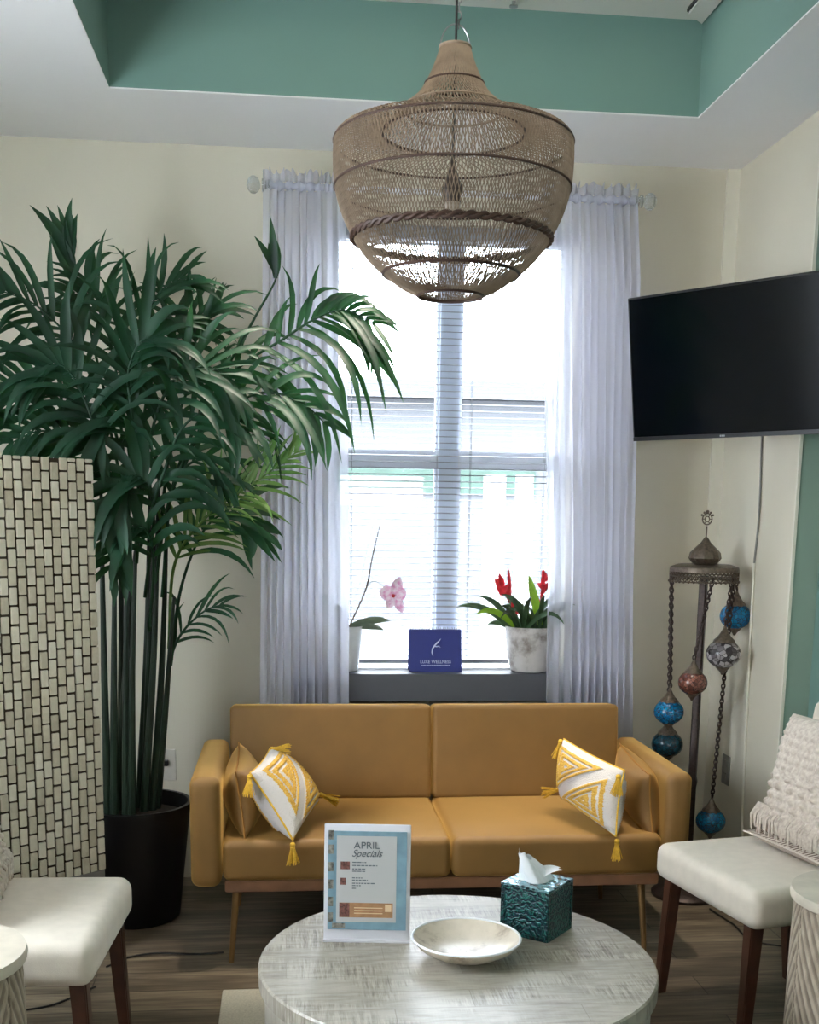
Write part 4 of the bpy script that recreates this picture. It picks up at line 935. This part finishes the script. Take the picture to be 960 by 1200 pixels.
# bromeliad
bp=aY(620,786,4.625); bq=empty('potted_bromeliad',(bp.x,4.625,sz),0,'red flowering plant in a stained white pot on the right of the sill','plant')
b=MB(); b.lathe([(.060,0),(.074,.004),(.084,.03),(.094,.09),(.101,.175),(.102,.183),(.096,.183),(.094,.165)],n=48,capt=False); b.build('pot',MT['potm'],bq,angle=50)
b=MB(); b.lathe([(.094,.165),(.01,.17)],n=24,capb=False); b.build('soil',MT['soil'],bq)
def strap(b,p,d,L_,w,droop,n=10,hint=(0,-1,.3)):
    p=Vector(p); d=Vector(d).normalized(); vs=[]
    for m in range(n+1):
        s=m/n; wid=w*.5*(min(1,.55+s*1.5))*(1-max(0,(s-.55)/.45)**2)+.0004; sv=d.cross(Vector(hint)); sv=sv.normalized() if sv.length>.05 else Vector((1,0,0)); nr=sv.cross(d).normalized()
        vs+=[p+sv*wid+nr*wid*.4,p.copy(),p-sv*wid+nr*wid*.4]
        d=(d+Vector((0,0,-droop*(.08+.9*s)/n*4))).normalized(); p=p+d*(L_/n)
    fs=[]
    for m in range(n): a=m*3; fs+=[(a,a+1,a+4,a+3),(a+1,a+2,a+5,a+4)]
    b.add(vs,fs); b.uv=1
rnd=random.Random(9)
for k in range(32):
    th=2*PI*k/32+rnd.uniform(-.2,.2); b=MB(); el=rnd.uniform(.5,2.0); base=(.03*math.cos(th)+(.035 if k%2 else -.035),.03*math.sin(th)*.6,.165)
    if math.sin(th)>0.2: Lq=.12
    else: Lq=rnd.uniform(.16,.27)
    strap(b,base,(math.cos(th),math.sin(th)*.55,el),Lq,rnd.uniform(.016,.026),rnd.uniform(.5,.85)); b.build('leaf',MT['brleaf'],bq,angle=180)
b=MB(); strap(b,(.035,-.02,.19),(-.26,0,1),.21,.034,.02); o=b.build('leaf',MT['lime'],bq,angle=180); o['label']='bright lime green upright leaf'
b=MB(); strap(b,(-.07,-.02,.18),(-.7,-.1,.75),.19,.024,.75); o=b.build('leaf',MT['lime'],bq,angle=180)
def bract(px_,py_,s,bx):
    c=aY(px_,py_,4.61)-Vector(bq.location); b=MB(); b.tube(spline([(bx,0,.17),c*.5+Vector((bx,0,.17))*.5+Vector((0,0,.01)),c],8),.004,6); st_=b.build('flower_stem',MT['brleaf'],bq)
    b=MB(); rn=random.Random(int(px_))
    for k in range(13):
        th=rn.uniform(0,2*PI); strap(b,c+Vector((0,0,rn.uniform(-.03,.02))),(math.cos(th)*.6,math.sin(th)*.4,rn.uniform(.6,1.5)),s*rn.uniform(.5,1),.017,.15,6)
    for k in range(4):
        t=.35+.15*k; q=Vector((bx,0,.17)).lerp(c,t); strap(b,q,(rn.uniform(-.4,.4),-.3,1),.05,.012,.05,6)
    b.build('red_flower',MT['red'],bq,angle=180)
bract(588,690,.062,-.03); bract(637,686,.05,.03)
b=MB(); strap(b,aY(598,700,4.60)-Vector(bq.location),(-.1,0,1),.12,.014,.0); o=b.build('bract_spike',MT['red'],bq,angle=180)
# orchid
op=aY(406,786,4.64); oq=empty('potted_orchid',(op.x,4.64,sz),0,'pink and white orchid in a tapered white pot on the left of the sill','plant')
b=MB(); b.lathe([(.040,0),(.046,.004),(.053,.05),(.064,.17),(.0655,.18),(.061,.18),(.059,.165)],n=44,capt=False); b.build('pot',MT['ceramic'],oq,angle=50)
b=MB(); b.lathe([(.059,.165),(.03,.176),(.004,.18)],n=24,capb=False); b.build('bark_mix',MT['bark'],oq)
for d,L_,w in (((.95,-.1,.35),.17,.030),((.8,-.3,.12),.15,.026),((-.8,0,1.2),.17,.036),((-.35,-.2,1.1),.10,.034),((-.9,-.2,.6),.10,.03)):
    b=MB(); strap(b,(.01*d[0],0,.175),d,L_,w,.25); b.build('leaf',MT['orleaf'],oq,angle=180)
O_=Vector(oq.location); tip=aY(445,617,4.62)-O_; s0=Vector((.01,0,.175)); k1=aY(429,690,4.62)-O_
b=MB(); b.tube(spline([s0,k1,aY(436,655,4.62)-O_,tip],14),[.003]*8+[.0024]*4+[.0016]*3,6)
b.build('flower_spike',MT['bark'],oq)
b=MB(); fc=aY(461,697,4.58)-O_; b.tube(spline([k1,aY(437,681,4.61)-O_,aY(447,685,4.60)-O_,fc],10),.0014,5); b.build('flower_stem',MT['orleaf'],oq)
b=MB()
for a,L_,w in ((1.25,.072,.044),(.2,.050,.056),(2.9,.056,.058),(4.3,.055,.036),(5.2,.078,.036)):
    d=Vector((math.cos(a),-.15,math.sin(a))); strap(b,fc+d*.004,d,L_,w,.05,8,hint=(.2,-1,.1))
b.build('flower_petals',MT['petal'],oq,angle=180)
b=MB(); b.sphere(fc+Vector((0,-.008,-.004)),.007,10,8); o=b.build('flower_lip',MT['red'],oq)
# ------------------------------------------------------------------ outlets and cords
p=aY(194,896,WY); r=empty('wall_outlet',(p.x,WY,p.z),0,'beige wall outlet plate with a plug between the palm and the sofa','outlet')
b=MB(); b.rbox((0,-.004,0),(.085,.007,.13),.003,2); b.build('plate',MT['plate_white'],r); b=MB(); b.rbox((.0,-.02,.012),(.026,.028,.024),.005,2); b.build('plug',MT['cord_black'],r)
p=aX(852,902,PX); r=empty('wall_outlet',(PX,p.y,p.z),0,'grey outlet plate low on the right wall behind the floor lamp','outlet')
b=MB(); b.rbox((-.004,0,0),(.007,.075,.12),.003,2); b.build('plate',MT['plate_grey'],r)
for z in (-.028,.028): b=MB(); b.rbox((-.008,0,z),(.004,.034,.030),.002,2); b.build('socket',MT['plate_grey'],r)
def floor_cord(pts,label):
    P=[aZ(x,y,.006) for x,y in pts]; b=MB(); b.tube(spline(P,24),.0035,6); o=b.build('power_cord',MT['cord_black'],origin=(P[0].x,P[0].y,0)); tag(o,label,'cord')
floor_cord([(832,1065),(850,1077),(862,1085),(878,1101),(905,1107),(922,1108),(945,1100)],'thin black cord on the floor beneath the right chair')
floor_cord([(20,1185),(60,1178),(95,1164),(112,1156)],'thin black cord on the floor beneath the left chair')
floor_cord([(125,1133),(150,1122),(185,1117),(230,1118),(262,1116)],'thin black cord on the floor in front of the black pot')
# ------------------------------------------------------------------ daylight
w=bpy.data.worlds.new('sky'); bpy.context.scene.world=w; w.use_nodes=True; nt=w.node_tree; bg=nt.nodes['Background']; bg.inputs['Color'].default_value=(.90,.95,1,1); bg.inputs['Strength'].default_value=14
sc=bpy.context.scene; sc.view_settings.view_transform='Standard'; sc.view_settings.look='None'; sc.view_settings.exposure=.7; sc.view_settings.gamma=1; sc.view_settings.use_curve_mapping=False
sc.cycles.max_bounces=10; sc.cycles.transparent_max_bounces=24; sc.cycles.diffuse_bounces=6
